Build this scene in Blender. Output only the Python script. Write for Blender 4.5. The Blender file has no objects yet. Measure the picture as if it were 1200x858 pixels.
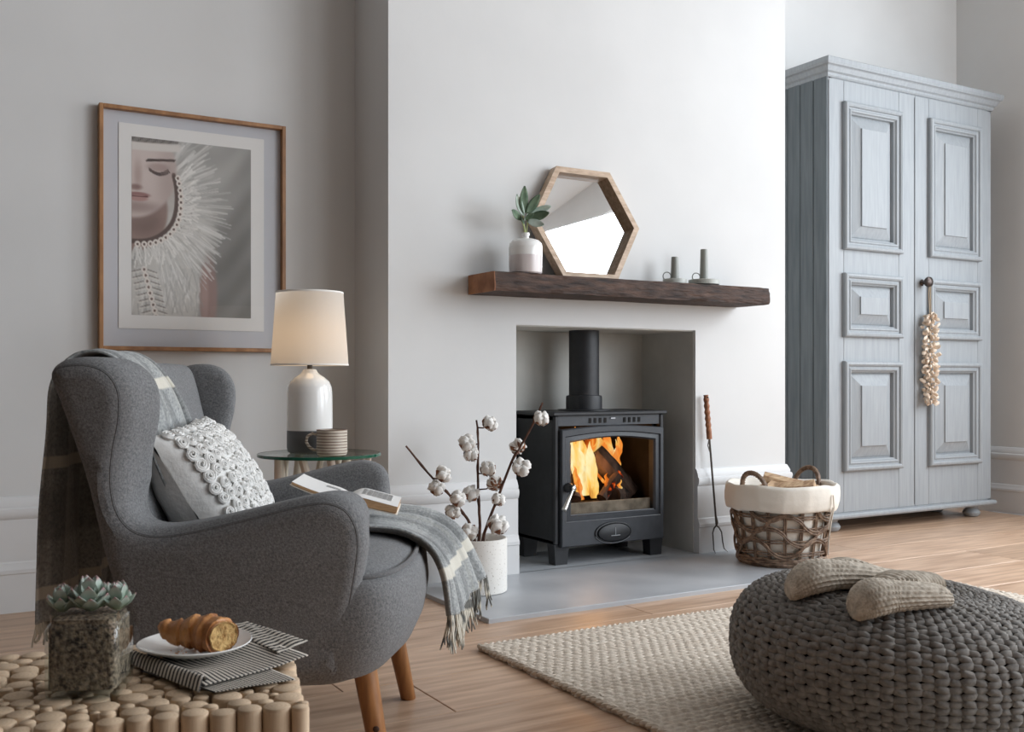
import bpy, bmesh, math, random
import numpy as np
from mathutils import Vector, Matrix, noise
from mathutils.geometry import tessellate_polygon
random.seed(7)
R = math.radians
sc = bpy.context.scene
col = sc.collection

# ------------------------------------------------------------------ camera, light, exposure
YAW = R(30.5); HC = 0.78; F = 1200.0
sy, cy = math.sin(YAW), math.cos(YAW)
cam_d = bpy.data.cameras.new('camera'); cam = bpy.data.objects.new('camera', cam_d); col.objects.link(cam)
cam.location = (0, 0, HC); cam.rotation_euler = (R(90), 0, -YAW)
cam_d.sensor_width = 36; cam_d.lens = 36 * F / 1200
cam_d.shift_y = (446 - 429) / 1200.0
cam_d.clip_start = 0.05
cam_d.dof.use_dof = True; cam_d.dof.focus_distance = 3.6; cam_d.dof.aperture_fstop = 16.0
sc.camera = cam
sc.view_settings.view_transform = 'Standard'; sc.view_settings.look = 'None'
sc.view_settings.gamma = 1; sc.view_settings.use_curve_mapping = False
sc.view_settings.exposure = 0.15
sc.cycles.use_denoising = True
sc.cycles.max_bounces = 10; sc.cycles.diffuse_bounces = 5; sc.cycles.transparent_max_bounces = 24
sc.cycles.caustics_reflective = False; sc.cycles.caustics_refractive = False
sc.cycles.sample_clamp_indirect = 6
world = bpy.data.worlds.new('daylight'); sc.world = world; world.use_nodes = True
world.node_tree.nodes['Background'].inputs[0].default_value = (0.86, 0.92, 1, 1)
world.node_tree.nodes['Background'].inputs[1].default_value = 1.0

def area(name, loc, target, sx, sy_, power, color=(1, 1, 1)):
    l = bpy.data.lights.new(name, 'AREA'); l.shape = 'RECTANGLE'; l.size = sx; l.size_y = sy_
    l.energy = power; l.color = color
    o = bpy.data.objects.new(name, l); col.objects.link(o); o.location = loc
    o.rotation_euler = (Vector(target) - Vector(loc)).to_track_quat('-Z', 'Y').to_euler()
    return o
# daylight through the two windows of the right wall and one of the front wall (outside the frame)
area('daylight_near_window', (5.50, -0.8, 2.05), (1.2, 2.2, .9), 2.4, 2.5, 150, (0.87, 0.935, 1.0))
area('daylight_front_window', (4.5, -3.5, 1.85), (3.9, 3.6, 1.2), 1.8, 2.1, 48, (0.87, 0.935, 1.0))
area('daylight_far_window', (5.50, 2.05, 1.95), (0.6, 2.05, .2), 1.5, 2.1, 72, (0.87, 0.935, 1.0))

def cw(lat, z, h):
    """camera-aligned ground coordinates (to the right, away, up) to the room's axes"""
    return Vector((z * sy + lat * cy, z * cy - lat * sy, h))
def pz(u, v, z):
    return cw((u - 600) / F * z, z, HC - (v - 446) / F * z)
def ph(u, v, h):
    z = (HC - h) * F / (v - 446)
    return cw((u - 600) / F * z, z, h)

# ------------------------------------------------------------------ helpers
def s2l(c):
    c = c / 255.0
    return c / 12.92 if c <= 0.04045 else ((c + 0.055) / 1.055) ** 2.4
def rgb(r, g, b): return (s2l(r), s2l(g), s2l(b), 1.0)

class MB:
    def __init__(self): self.v = []; self.f = []; self.uv = []
    def add(self, vs, fs, uvs=None):
        n = len(self.v); self.v.extend([tuple(p) for p in vs]); self.f.extend([tuple(i + n for i in f) for f in fs])
        if uvs is not None: self.uv.extend(uvs)
        return self
    def box(self, x0, x1, y0, y1, z0, z1, b=0.0, M=None):
        if b <= 0:
            vs = [Vector((x, y, z)) for z in (z0, z1) for y in (y0, y1) for x in (x0, x1)]
            fs = [(0, 2, 3, 1), (4, 5, 7, 6), (0, 1, 5, 4), (2, 6, 7, 3), (0, 4, 6, 2), (1, 3, 7, 5)]
        else:
            bm = bmesh.new(); bmesh.ops.create_cube(bm, size=1)
            for p in bm.verts:
                p.co = Vector((x0 + (p.co.x + .5) * (x1 - x0), y0 + (p.co.y + .5) * (y1 - y0), z0 + (p.co.z + .5) * (z1 - z0)))
            bmesh.ops.bevel(bm, geom=bm.edges[:], offset=b, segments=2 if b > .004 else 1, affect='EDGES', profile=0.5)
            bm.verts.index_update()
            vs = [p.co.copy() for p in bm.verts]; fs = [tuple(q.index for q in f.verts) for f in bm.faces]; bm.free()
        if M is not None: vs = [M @ p for p in vs]
        return self.add(vs, fs)
    def loft(self, rings, closed=True, caps=True, wrap=False):
        n = len(rings[0]); vs = [p for r in rings for p in r]; fs = []
        m = len(rings)
        for i in range(m if wrap else m - 1):
            a = i * n; b = ((i + 1) % m) * n
            for j in range(n if closed else n - 1):
                k = (j + 1) % n
                fs.append((a + j, a + k, b + k, b + j))
        if caps and closed and not wrap:
            fs.append(tuple(range(n - 1, -1, -1))); fs.append(tuple(range((m - 1) * n, m * n)))
        return self.add(vs, fs)
    def tube(self, pts, r, n=8, caps=True, flat=1.0, up=None):
        pts = [Vector(p) for p in pts]; m = len(pts)
        rs = r if isinstance(r, (list, tuple)) else [r] * m
        T = []
        for i in range(m):
            t = pts[min(i + 1, m - 1)] - pts[max(i - 1, 0)]
            T.append(t.normalized() if t.length > 1e-9 else Vector((0, 0, 1)))
        ref = Vector(up) if up is not None else (Vector((0, 0, 1)) if abs(T[0].z) < .9 else Vector((1, 0, 0)))
        N = (ref - T[0] * ref.dot(T[0])).normalized(); rings = []
        for i in range(m):
            N = (N - T[i] * N.dot(T[i])).normalized(); B = T[i].cross(N)
            rings.append([pts[i] + (N * math.cos(a) * flat + B * math.sin(a)) * rs[i] for a in [2 * math.pi * k / n for k in range(n)]])
        return self.loft(rings, True, caps)
    def lathe(self, prof, n=32, c=(0, 0, 0), M=None, caps=True):
        c = Vector(c); rings = []
        for (r, z) in prof:
            rings.append([c + Vector((r * math.cos(2 * math.pi * k / n), r * math.sin(2 * math.pi * k / n), z)) for k in range(n)])
        if M is not None: rings = [[M @ p for p in q] for q in rings]
        return self.loft(rings, True, caps)
    def grid(self, fn, nu, nv, uvfn=None):
        vs = []; uvs = []
        for i in range(nu + 1):
            for j in range(nv + 1):
                a, b = i / nu, j / nv
                vs.append(fn(a, b)); uvs.append(uvfn(a, b) if uvfn else (a, b))
        fs = [(i * (nv + 1) + j, (i + 1) * (nv + 1) + j, (i + 1) * (nv + 1) + j + 1, i * (nv + 1) + j + 1) for i in range(nu) for j in range(nv)]
        return self.add(vs, fs, uvs)
    def blob(self, c, rx, ry, rz, nu=10, nv=7, M=None, lump=0.0, seed=0):
        rings = []
        for i in range(1, nv):
            t = math.pi * i / nv; ring = []
            for k in range(nu):
                a = 2 * math.pi * k / nu
                d = Vector((math.sin(t) * math.cos(a), math.sin(t) * math.sin(a), math.cos(t)))
                q = 1 + lump * noise.noise(d * 2.1 + Vector((seed, seed * .7, 0)))
                ring.append(Vector((d.x * rx, d.y * ry, d.z * rz)) * q)
            rings.append(ring)
        if M is not None: rings = [[M @ p for p in q] for q in rings]
        c = Vector(c)
        return self.loft([[p + c for p in q] for q in rings], True, True)
    def build(self, name, m, parent=None, smooth=True, angle=40, fix=True):
        me = bpy.data.meshes.new(name); me.from_pydata(self.v, [], self.f)
        if self.uv and len(self.uv) == len(self.v):
            ul = me.uv_layers.new(name='UVMap')
            li = np.empty(len(me.loops), dtype=np.int32); me.loops.foreach_get('vertex_index', li)
            ul.data.foreach_set('uv', np.array(self.uv, dtype=np.float32)[li].ravel())
        if fix and len(self.f) < 60000:
            bm = bmesh.new(); bm.from_mesh(me); bmesh.ops.recalc_face_normals(bm, faces=bm.faces[:]); bm.to_mesh(me); bm.free()
        if smooth:
            me.polygons.foreach_set('use_smooth', [True] * len(me.polygons)); me.set_sharp_from_angle(angle=R(angle))
        me.materials.append(m)
        o = bpy.data.objects.new(name, me); col.objects.link(o)
        if parent is not None: o.parent = parent
        return o

def crom(P, n):
    """Catmull-Rom through tuples, n samples"""
    P = [np.array(p, float) for p in P]; m = len(P) - 1; out = []
    for i in range(n):
        t = i / (n - 1) * m; k = min(int(t), m - 1); f = t - k
        p0, p1, p2, p3 = P[max(k - 1, 0)], P[k], P[k + 1], P[min(k + 2, m)]
        out.append(.5 * ((2 * p1) + (p2 - p0) * f + (2 * p0 - 5 * p1 + 4 * p2 - p3) * f * f + (3 * p1 - p0 - 3 * p2 + p3) * f ** 3))
    return out
def closed_crom(P, n):
    P = [np.array(p, float) for p in P]; m = len(P); out = []
    for i in range(n):
        t = i / n * m; k = int(t) % m; f = t - int(t)
        p0, p1, p2, p3 = P[(k - 1) % m], P[k], P[(k + 1) % m], P[(k + 2) % m]
        out.append(.5 * ((2 * p1) + (p2 - p0) * f + (2 * p0 - 5 * p1 + 4 * p2 - p3) * f * f + (3 * p1 - p0 - 3 * p2 + p3) * f ** 3))
    return out
def tag(o, label, cat, group=None, kind=None):
    if label: o['label'] = label
    if cat: o['category'] = cat
    if group: o['group'] = group
    if kind: o['kind'] = kind
    return o
def thing(name, label, cat, loc=(0, 0, 0), rz=0, group=None):
    o = bpy.data.objects.new(name, None); col.objects.link(o); o.location = loc; o.rotation_euler = (0, 0, rz)
    o.empty_display_size = .05
    return tag(o, label, cat, group)
def struct(o): o['kind'] = 'structure'; return o
def stuff(o): o['kind'] = 'stuff'; return o
def linkcopy(src, parent=None, loc=None, rot=None):
    o = src.copy(); col.objects.link(o)
    if parent is not None: o.parent = parent
    if loc is not None: o.location = loc
    if rot is not None: o.rotation_euler = rot
    return o
def solid(o, t, off=0):
    m = o.modifiers.new('thickness', 'SOLIDIFY'); m.thickness = t; m.offset = off; return o
def subsurf(o, l=1):
    m = o.modifiers.new('smooth', 'SUBSURF'); m.levels = l; m.render_levels = l; return o

# ------------------------------------------------------------------ materials
def pm(name, c1, c2=None, scale=5, stretch=(1, 1, 1), rough=.5, bump=0, bscale=None, metal=0, spec=.5, coords='Object',
       detail=4, lo=.35, hi=.65, perobj=0, bdist=.002, sheen=0, coat=0, trans=0, bstretch=None):
    m = bpy.data.materials.new(name); m.use_nodes = True; nt = m.node_tree; N = nt.nodes; L = nt.links
    b = N['Principled BSDF']; b.inputs['Roughness'].default_value = rough; b.inputs['Metallic'].default_value = metal
    b.inputs['Specular IOR Level'].default_value = spec; b.inputs['Base Color'].default_value = c1
    if sheen: b.inputs['Sheen Weight'].default_value = sheen
    if coat: b.inputs['Coat Weight'].default_value = coat; b.inputs['Coat Roughness'].default_value = .1
    tc = N.new('ShaderNodeTexCoord'); mp = N.new('ShaderNodeMapping'); mp.inputs['Scale'].default_value = stretch
    L.new(tc.outputs[coords], mp.inputs['Vector'])
    vec = mp.outputs[0]
    if perobj:
        oi = N.new('ShaderNodeObjectInfo'); ad = N.new('ShaderNodeVectorMath'); ad.operation = 'ADD'
        mu = N.new('ShaderNodeMath'); mu.operation = 'MULTIPLY'; mu.inputs[1].default_value = 37.0
        L.new(oi.outputs['Random'], mu.inputs[0]); L.new(vec, ad.inputs[0]); L.new(mu.outputs[0], ad.inputs[1]); vec = ad.outputs[0]
    colout = None
    if c2 is not None:
        nz = N.new('ShaderNodeTexNoise'); nz.inputs['Scale'].default_value = scale; nz.inputs['Detail'].default_value = detail
        L.new(vec, nz.inputs['Vector'])
        cr = N.new('ShaderNodeValToRGB'); cr.color_ramp.elements[0].position = lo; cr.color_ramp.elements[1].position = hi
        cr.color_ramp.elements[0].color = c1; cr.color_ramp.elements[1].color = c2
        L.new(nz.outputs['Fac'], cr.inputs[0]); colout = cr.outputs[0]
        if perobj:
            hv = N.new('ShaderNodeHueSaturation'); mr = N.new('ShaderNodeMapRange')
            mr.inputs[3].default_value = 1 - perobj; mr.inputs[4].default_value = 1 + perobj
            L.new(oi.outputs['Random'], mr.inputs[0]); L.new(mr.outputs[0], hv.inputs['Value']); L.new(colout, hv.inputs['Color']); colout = hv.outputs[0]
        L.new(colout, b.inputs['Base Color'])
    if bump:
        bz = N.new('ShaderNodeTexNoise'); bz.inputs['Scale'].default_value = bscale or scale; bz.inputs['Detail'].default_value = 4
        if bstretch:
            mp2 = N.new('ShaderNodeMapping'); mp2.inputs['Scale'].default_value = bstretch; L.new(tc.outputs[coords], mp2.inputs['Vector']); L.new(mp2.outputs[0], bz.inputs['Vector'])
        else: L.new(vec, bz.inputs['Vector'])
        bp = N.new('ShaderNodeBump'); bp.inputs['Strength'].default_value = bump; bp.inputs['Distance'].default_value = bdist
        L.new(bz.outputs['Fac'], bp.inputs['Height']); L.new(bp.outputs[0], b.inputs['Normal'])
    m['_c'] = 0
    return m
def nodes(m): return m.node_tree.nodes, m.node_tree.links, m.node_tree.nodes['Principled BSDF']

def glass_mat(name, tint=(1, 1, 1, 1), rough=0.0, ior=1.45, boost=1.0):
    """thin clear glass: see-through with a fresnel reflection"""
    m = bpy.data.materials.new(name); m.use_nodes = True; nt = m.node_tree; N = nt.nodes; L = nt.links; N.clear()
    out = N.new('ShaderNodeOutputMaterial'); mx = N.new('ShaderNodeMixShader'); tr = N.new('ShaderNodeBsdfTransparent'); gl = N.new('ShaderNodeBsdfGlossy')
    fr = N.new('ShaderNodeFresnel'); fr.inputs[0].default_value = ior
    mu = N.new('ShaderNodeMath'); mu.operation = 'MULTIPLY'; mu.inputs[1].default_value = boost; mu.use_clamp = True
    tr.inputs[0].default_value = tint; gl.inputs['Roughness'].default_value = rough
    ge = N.new('ShaderNodeNewGeometry'); ms = N.new('ShaderNodeMath'); ms.operation = 'SUBTRACT'; ms.inputs[0].default_value = 1.0; L.new(ge.outputs['Backfacing'], ms.inputs[1])
    mm = N.new('ShaderNodeMath'); mm.operation = 'MULTIPLY'; L.new(fr.outputs[0], mm.inputs[0]); L.new(ms.outputs[0], mm.inputs[1])
    L.new(mm.outputs[0], mu.inputs[0]); L.new(mu.outputs[0], mx.inputs[0]); L.new(tr.outputs[0], mx.inputs[1]); L.new(gl.outputs[0], mx.inputs[2]); L.new(mx.outputs[0], out.inputs[0])
    return m

M = {}
M['wall'] = pm('white_plaster', rgb(219, 219, 218), rgb(214, 214, 213), 2.2, rough=.85, bump=.18, bscale=14, bdist=.004, spec=.2)
M['wallgrey'] = pm('mid_grey_paint', rgb(98, 98, 100), rough=.85, spec=.2)  # for the unseen walls, grey picked to cut their bounced fill light
M['ceiling'] = pm('white_ceiling_paint', rgb(214, 214, 213), rough=.9, spec=.2)
M['trim'] = pm('white_gloss_trim', rgb(220, 220, 220), rgb(214, 214, 214), 3, rough=.45, spec=.35)
M['recess'] = pm('grey_render', rgb(205, 204, 199), rgb(190, 189, 184), 4, rough=.9, bump=.3, bscale=18, bdist=.004, spec=.2)
M['slate'] = pm('grey_hearth_stone', rgb(186, 189, 193), rgb(166, 170, 175), 3.5, rough=.38, bump=.06, bscale=40, spec=.45)
M['plank'] = pm('oak_floor', rgb(214, 182, 155), rgb(170, 136, 110), 3.2, (1.1, 11, 5), rough=.36, bump=.12, bscale=5, perobj=.13, detail=8, lo=.3, hi=.72, spec=.42, bstretch=(2, 40, 8))
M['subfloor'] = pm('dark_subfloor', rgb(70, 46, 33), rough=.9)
M['wool'] = pm('grey_wool_upholstery', rgb(136, 136, 137), rgb(98, 99, 100), 260, rough=.95, bump=.5, bscale=420, detail=3, spec=.15, sheen=.1, lo=.3, hi=.7)
M['piping'] = pm('grey_wool_piping', rgb(112, 112, 113), rgb(92, 92, 93), 300, rough=.95, spec=.15, sheen=.2)
M['leg'] = pm('honey_wood', rgb(176, 122, 72), rgb(136, 88, 48), 9, (6, 6, .8), rough=.45, detail=6)
M['knot'] = pm('dark_knot', rgb(70, 46, 32), rough=.7)
M['oak'] = pm('pale_oak', rgb(186, 152, 116), rgb(158, 124, 92), 8, (3, 3, 3), rough=.5, detail=6)
M['oakframe'] = pm('oak_picture_frame', rgb(172, 126, 84), rgb(140, 98, 62), 10, (3, 12, 1), rough=.45, detail=6)
M['mirrorframe'] = pm('limed_oak', rgb(204, 180, 156), rgb(170, 144, 120), 9, (2, 8, 8), rough=.55, detail=7)
M['mirror'] = pm('mirror_silver', (.92, .93, .93, 1), rough=.015, metal=1)
M['beam'] = pm('old_dark_beam', rgb(92, 68, 56), rgb(38, 27, 23), 6, (1.6, 9, 9), rough=.75, bump=1.0, bscale=9, detail=10, lo=.3, hi=.66, bdist=.012)
M['beamend'] = pm('sawn_beam_end', rgb(168, 118, 84), rgb(126, 82, 56), 14, rough=.8, bump=.5, bscale=30, detail=6)
M['iron'] = pm('black_stove_paint', rgb(42, 43, 46), rgb(36, 37, 40), 30, rough=.5, bump=.12, bscale=300, spec=.42, bdist=.001)
M['ironfront'] = pm('charcoal_stove_front', rgb(56, 59, 64), rgb(50, 53, 58), 30, rough=.48, bump=.1, bscale=300, spec=.45, bdist=.001)
M['soot'] = pm('sooty_firebrick', rgb(40, 36, 34), rgb(20, 19, 18), 9, rough=.95)
M['ash'] = pm('pale_ash', rgb(150, 140, 128), rgb(110, 102, 92), 20, rough=.95, bump=.5, bscale=40)
M['chrome'] = pm('brushed_steel', rgb(205, 203, 198), rough=.22, metal=1)
M['steel'] = pm('dark_wrought_steel', rgb(92, 86, 80), rough=.45, metal=.85)
M['edge'] = pm('bright_edge_metal', rgb(150, 152, 155), rough=.4, metal=.6)
M['leather'] = pm('tan_leather', rgb(168, 112, 78), rgb(128, 80, 54), 30, rough=.6)
M['ceramic'] = pm('white_glazed_ceramic', rgb(236, 235, 232), rough=.18, spec=.5, coat=.3)
M['ceramicgrey'] = pm('grey_glazed_ceramic', rgb(104, 106, 110), rgb(96, 98, 102), 20, rough=.4)
M['blush'] = pm('pale_blush_glaze', rgb(205, 194, 192), rgb(222, 214, 212), 6, (6, 6, 1), rough=.3)
M['speck'] = pm('speckled_white_stoneware', rgb(232, 229, 223), rgb(150, 136, 122), 160, rough=.65, detail=2, lo=.64, hi=.74)
M['linen'] = pm('white_lamp_linen', rgb(240, 236, 230), rough=.9)
M['candlegrey'] = pm('sage_grey_enamel', rgb(138, 140, 134), rough=.45)
M['sagelight'] = pm('pale_grey_enamel', rgb(176, 178, 172), rough=.45)
M['bark'] = pm('brown_twig', rgb(98, 64, 48), rgb(66, 42, 32), 40, rough=.8)
M['husk'] = pm('dry_brown_husk', rgb(148, 98, 66), rgb(96, 60, 42), 40, rough=.85)
M['cotton'] = pm('white_cotton', rgb(240, 238, 234), rgb(226, 222, 216), 30, rough=1.0, bump=.6, bscale=60, bdist=.004, spec=.1)
M['leaf'] = pm('sage_leaf', rgb(112, 132, 108), rgb(72, 96, 74), 24, rough=.6, detail=3)
M['leafpale'] = pm('pale_sage_leaf', rgb(198, 208, 200), rgb(160, 178, 164), 24, rough=.65)
M['stemgreen'] = pm('pale_green_stem', rgb(166, 176, 118), rough=.6)
M['branch'] = pm('pale_driftwood', rgb(222, 206, 192), rgb(190, 170, 156), 12, (1, 1, .3), rough=.7)
M['log'] = pm('pale_peeled_log', rgb(222, 200, 172), rgb(196, 170, 140), 16, (4, 4, .7), rough=.7, perobj=.12, detail=6)
M['logside'] = pm('split_firewood', rgb(204, 176, 142), rgb(160, 126, 96), 14, (1, 6, 6), rough=.8, bump=.5, bscale=20, perobj=.1, detail=6)
M['barkpale'] = pm('grey_birch_bark', rgb(150, 124, 104), rgb(110, 84, 68), 20, rough=.9, bump=.5, bscale=30)
M['rattan'] = pm('weathered_rattan', rgb(140, 116, 96), rgb(96, 74, 58), 60, rough=.6, detail=3)
M['liner'] = pm('cream_cotton_liner', rgb(234, 228, 218), rgb(226, 219, 208), 8, rough=.95, bump=.4, bscale=26, bdist=.006, spec=.15)
M['rug'] = pm('oatmeal_wool', rgb(222, 211, 197), rgb(196, 183, 168), 60, rough=1, bump=.7, bscale=260, spec=.1, detail=4)
M['yarn'] = pm('charcoal_cotton_yarn', rgb(144, 140, 135), rgb(114, 110, 106), 60, rough=.95, bump=.5, bscale=500, spec=.15, bdist=.001)
M['core'] = pm('dark_pouf_core', rgb(40, 38, 36), rough=1, spec=.05)
M['knit'] = pm('oatmeal_knit', rgb(204, 194, 180), rgb(168, 157, 143), 70, rough=1, bump=.6, bscale=300, spec=.1)
M['soil'] = pm('brown_grit', rgb(168, 146, 126), rgb(58, 46, 40), 230, rough=.95, bump=1, bscale=200, bdist=.003, detail=3, coords='Object')
M['cushion'] = pm('white_cotton_cover', rgb(232, 231, 228), rgb(220, 219, 216), 20, rough=.95, bump=.5, bscale=90, bdist=.003, spec=.15)
M['paper'] = pm('white_page', rgb(230, 228, 225), rough=.8)
M['pageedge'] = pm('tan_page_edges', rgb(206, 168, 128), rgb(178, 138, 100), 60, (1, 1, 20), rough=.85)
M['cover'] = pm('cream_book_cover', rgb(214, 204, 190), rough=.6)
M['ink'] = pm('grey_print', rgb(130, 128, 126), rough=.8)
M['mat'] = pm('pale_grey_mount', rgb(200, 201, 206), rough=.8)
M['shell'] = pm('cream_shell', rgb(238, 226, 210), rgb(206, 178, 152), 50, rough=.5)
M['string'] = pm('jute_string', rgb(176, 156, 130), rough=.9)
M['knob'] = pm('dark_bronze_knob', rgb(74, 64, 60), rough=.3, metal=.6)
M['crust'] = pm('baked_crust', rgb(214, 150, 84), rgb(122, 62, 26), 26, rough=.42, bump=.8, bscale=90, bdist=.003, detail=6, lo=.3, hi=.7)
M['crumb'] = pm('pastry_crumb', rgb(222, 186, 124), rgb(150, 104, 52), 120, rough=.9, bump=1, bscale=140, bdist=.006, lo=.4, hi=.7)
M['glass'] = glass_mat('clear_glass')
M['stoveglass'] = glass_mat('stove_glass', (.93, .92, .90, 1), boost=.8)
M['jarglass'] = glass_mat('thick_jar_glass', (.93, .96, .95, 1), ior=1.5, boost=1.3)
M['tableglass'] = glass_mat('green_tinted_glass', (.86, .95, .91, 1), ior=1.5, boost=1.2)
M['glassedge'] = pm('green_glass_edge', rgb(20, 84, 64), rough=.08, spec=.7)

def paint_mat():
    """blue-grey chalk paint brushed and rubbed along the grain"""
    m = pm('blue_grey_chalk_paint', rgb(160, 164, 167), rgb(144, 149, 153), 6, (14, 14, .9), rough=.55, bump=.12, bscale=8, detail=8, lo=.25, hi=.75, bstretch=(40, 40, 1.5))
    return m
M['paint'] = paint_mat()
M['paintside_shaded'] = pm('shaded_blue_grey_paint_boards', rgb(112, 119, 122), rgb(88, 96, 100), 5, (10, 10, .8), rough=.6, bump=.35, bscale=8, detail=8, lo=.25, hi=.75, bstretch=(40, 40, 1.2))  # worn board paint, darkened further to carry the shade on that side
# ------------------------------------------------------------------ the room
YA, YB, YC = 3.83, 3.50, 4.06           # left alcove wall, chimney breast, right alcove wall
XB0, XB1 = 1.53, 3.553                  # chimney breast
XO0, XO1, ZO, YO = 2.081, 3.006, 1.002, 3.88   # fireplace opening
XR, XL, YF, ZC = 5.58, -3.4, -3.6, 3.7

fl = MB().box(XL - .1, XR + .1, YF - .1, YC + .2, -.06, -.018).build('floor', M['subfloor']); struct(fl)
bw = .28; y = YF - .02; row = 0
ys = [2.146 + bw * k for k in range(-21, 8)]
for k, y0 in enumerate(ys):
    rr = random.Random(50 + k)
    x = XL - rr.random() * 1.2
    if abs(y0 - 2.146) < .01: x = 1.11 - 3.6
    while x < XR:
        ln = 1.8 if abs(y0 - 2.146) < .01 else rr.uniform(1.5, 2.4)
        a, b_ = max(x, XL), min(x + ln, XR)
        if b_ - a > .05:
            g = .0012
            pb = MB()
            pb.box(a + g, b_ - g, y0 + g, y0 + bw - g, -.018, 0, .0016)
            struct(pb.build('plank', M['plank'], fl, smooth=False))
        x += ln

def wallbox(name, *bx, m='wall', b=0):
    q = MB()
    for t in bx: q.box(*t, b=b)
    return struct(q.build(name, M[m], smooth=False))
wallbox('wall_left_alcove', (XL - .1, XB0 + .05, YA, YA + .1, 0, ZC))
wallbox('wall_right_alcove', (XB1 - .05, XR + .1, YC, YC + .1, 0, ZC))
# chimney breast with a slightly rounded plaster edge
wallbox('wall_chimney_breast', (XB0, XO0, YB, YC, 0, ZC), (XO1, XB1, YB, YC, 0, ZC), (XO0, XO1, YB, YC, ZO, ZC))
wallbox('wall_fireplace_recess', (XO0 - .004, XO0 + .004, YB + .012, YO, 0, ZO), (XO1 - .004, XO1 + .004, YB + .012, YO, 0, ZO), (XO0, XO1, YO, YO + .02, 0, ZO + .01), (XO0, XO1, YB + .012, YO, ZO - .004, ZO + .004), m='recess')
# right wall with its two window openings
wallbox('wall_right', (XR, XR + .1, YF, -2.0, 0, ZC), (XR, XR + .1, .4, 1.3, 0, ZC), (XR, XR + .1, 2.8, YC + .1, 0, ZC), (XR, XR + .1, -2.0, .4, 0, .75), (XR, XR + .1, -2.0, .4, 3.35, ZC), (XR, XR + .1, 1.3, 2.8, 0, .75), (XR, XR + .1, 1.3, 2.8, 3.0, ZC))
wallbox('wall_front', (XL, 3.6, YF - .1, YF, 0, ZC), (5.4, XR + .1, YF - .1, YF, 0, ZC), (3.6, 5.4, YF - .1, YF, 0, .8), (3.6, 5.4, YF - .1, YF, 2.9, ZC), m='wallgrey')
wallbox('wall_left', (XL - .1, XL, YF - .1, YA + .1, 0, ZC), m='wallgrey')
wallbox('ceiling', (XL - .1, XR + .1, YF - .1, YC + .1, ZC, ZC + .1), m='ceiling')

# tall moulded baseboard: (projection, height)
BP = [(0, 0), (.024, 0), (.024, .128), (.027, .132), (.027, .144), (.021, .156), (.019, .166), (.015, .171), (.015, .312), (.019, .316), (.023, .326), (.025, .338), (.023, .348), (.017, .352), (.017, .362), (.011, .376), (.006, .386), (0, .388)]
def baseboard(name, path):
    """path: list of (x, y) along the wall with outward normals mitred at the corners"""
    q = MB(); rings = []; n = len(path)
    for i, p in enumerate(path):
        p = Vector((p[0], p[1])); ns = []
        if i > 0: d = (p - Vector(path[i - 1])).normalized(); ns.append(Vector((d.y, -d.x)))
        if i < n - 1: d = (Vector(path[i + 1]) - p).normalized(); ns.append(Vector((d.y, -d.x)))
        m_ = ns[0] if len(ns) == 1 else (ns[0] + ns[1]) / (1 + ns[0].dot(ns[1]))
        rings.append([Vector((p.x + m_.x * a, p.y + m_.y * a, h)) for a, h in BP])
    q.loft(rings, True, True)
    return struct(q.build(name, M['trim'], angle=25))
baseboard('baseboard_left_alcove', [(XL, YA), (XB0, YA)])
baseboard('baseboard_breast_left', [(XB0, YA - .03), (XB0, YB), (XO0, YB)])
baseboard('baseboard_breast_right', [(XO1, YB), (XB1, YB), (XB1, YC)])
baseboard('baseboard_right_alcove', [(XB1 + .03, YC), (XR, YC)])
baseboard('baseboard_right', [(XR, YC - .03), (XR, YF)])

hb = MB().box(1.60, 3.222, 2.865, YB, -.002, .016, .002).box(XO0 + .004, XO1 - .004, YB - .01, YO, -.002, .016)
struct(hb.build('floor_hearth_slab', M['slate'], smooth=False))

# ------------------------------------------------------------------ wardrobe
wx0, wx1, wy0, wy1 = 4.024, 5.350, 3.67, 4.03
W = thing('wardrobe', 'tall blue-grey painted wooden wardrobe with two panelled doors', 'wardrobe', (4.69, 3.85, 0))
def wloc(q): q.v = [(x - 4.69, y - 3.85, z) for x, y, z in q.v]; return q
def panel_rings(q, x0, x1, z0, z1, yb, prof):
    rings = []
    for ins, hgt in prof:
        rings.append([Vector((x0 + ins, yb - hgt, z0 + ins)), Vector((x1 - ins, yb - hgt, z0 + ins)), Vector((x1 - ins, yb - hgt, z1 - ins)), Vector((x0 + ins, yb - hgt, z1 - ins))])
    q.loft(rings, True, False); return rings[-1]
wloc(q := MB().box(wx0 + .005, wx0 + .03, wy0, wy1, .085, 2.34).box(wx1 - .03, wx1, wy0, wy1, .085, 2.34).box(wx0, wx1, wy1 - .02, wy1, .085, 2.34).box(wx0, wx1, wy0, wy1, 2.31, 2.34).box(wx0, wx1, wy0, wy1, .085, .11))
q.build('carcass', M['paint'], W, smooth=False)
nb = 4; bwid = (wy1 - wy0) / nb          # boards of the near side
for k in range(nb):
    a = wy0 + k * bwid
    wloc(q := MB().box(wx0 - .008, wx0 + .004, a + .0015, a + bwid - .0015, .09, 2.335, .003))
    q.build('side_board', M['paintside_shaded'], W, smooth=False)
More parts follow.
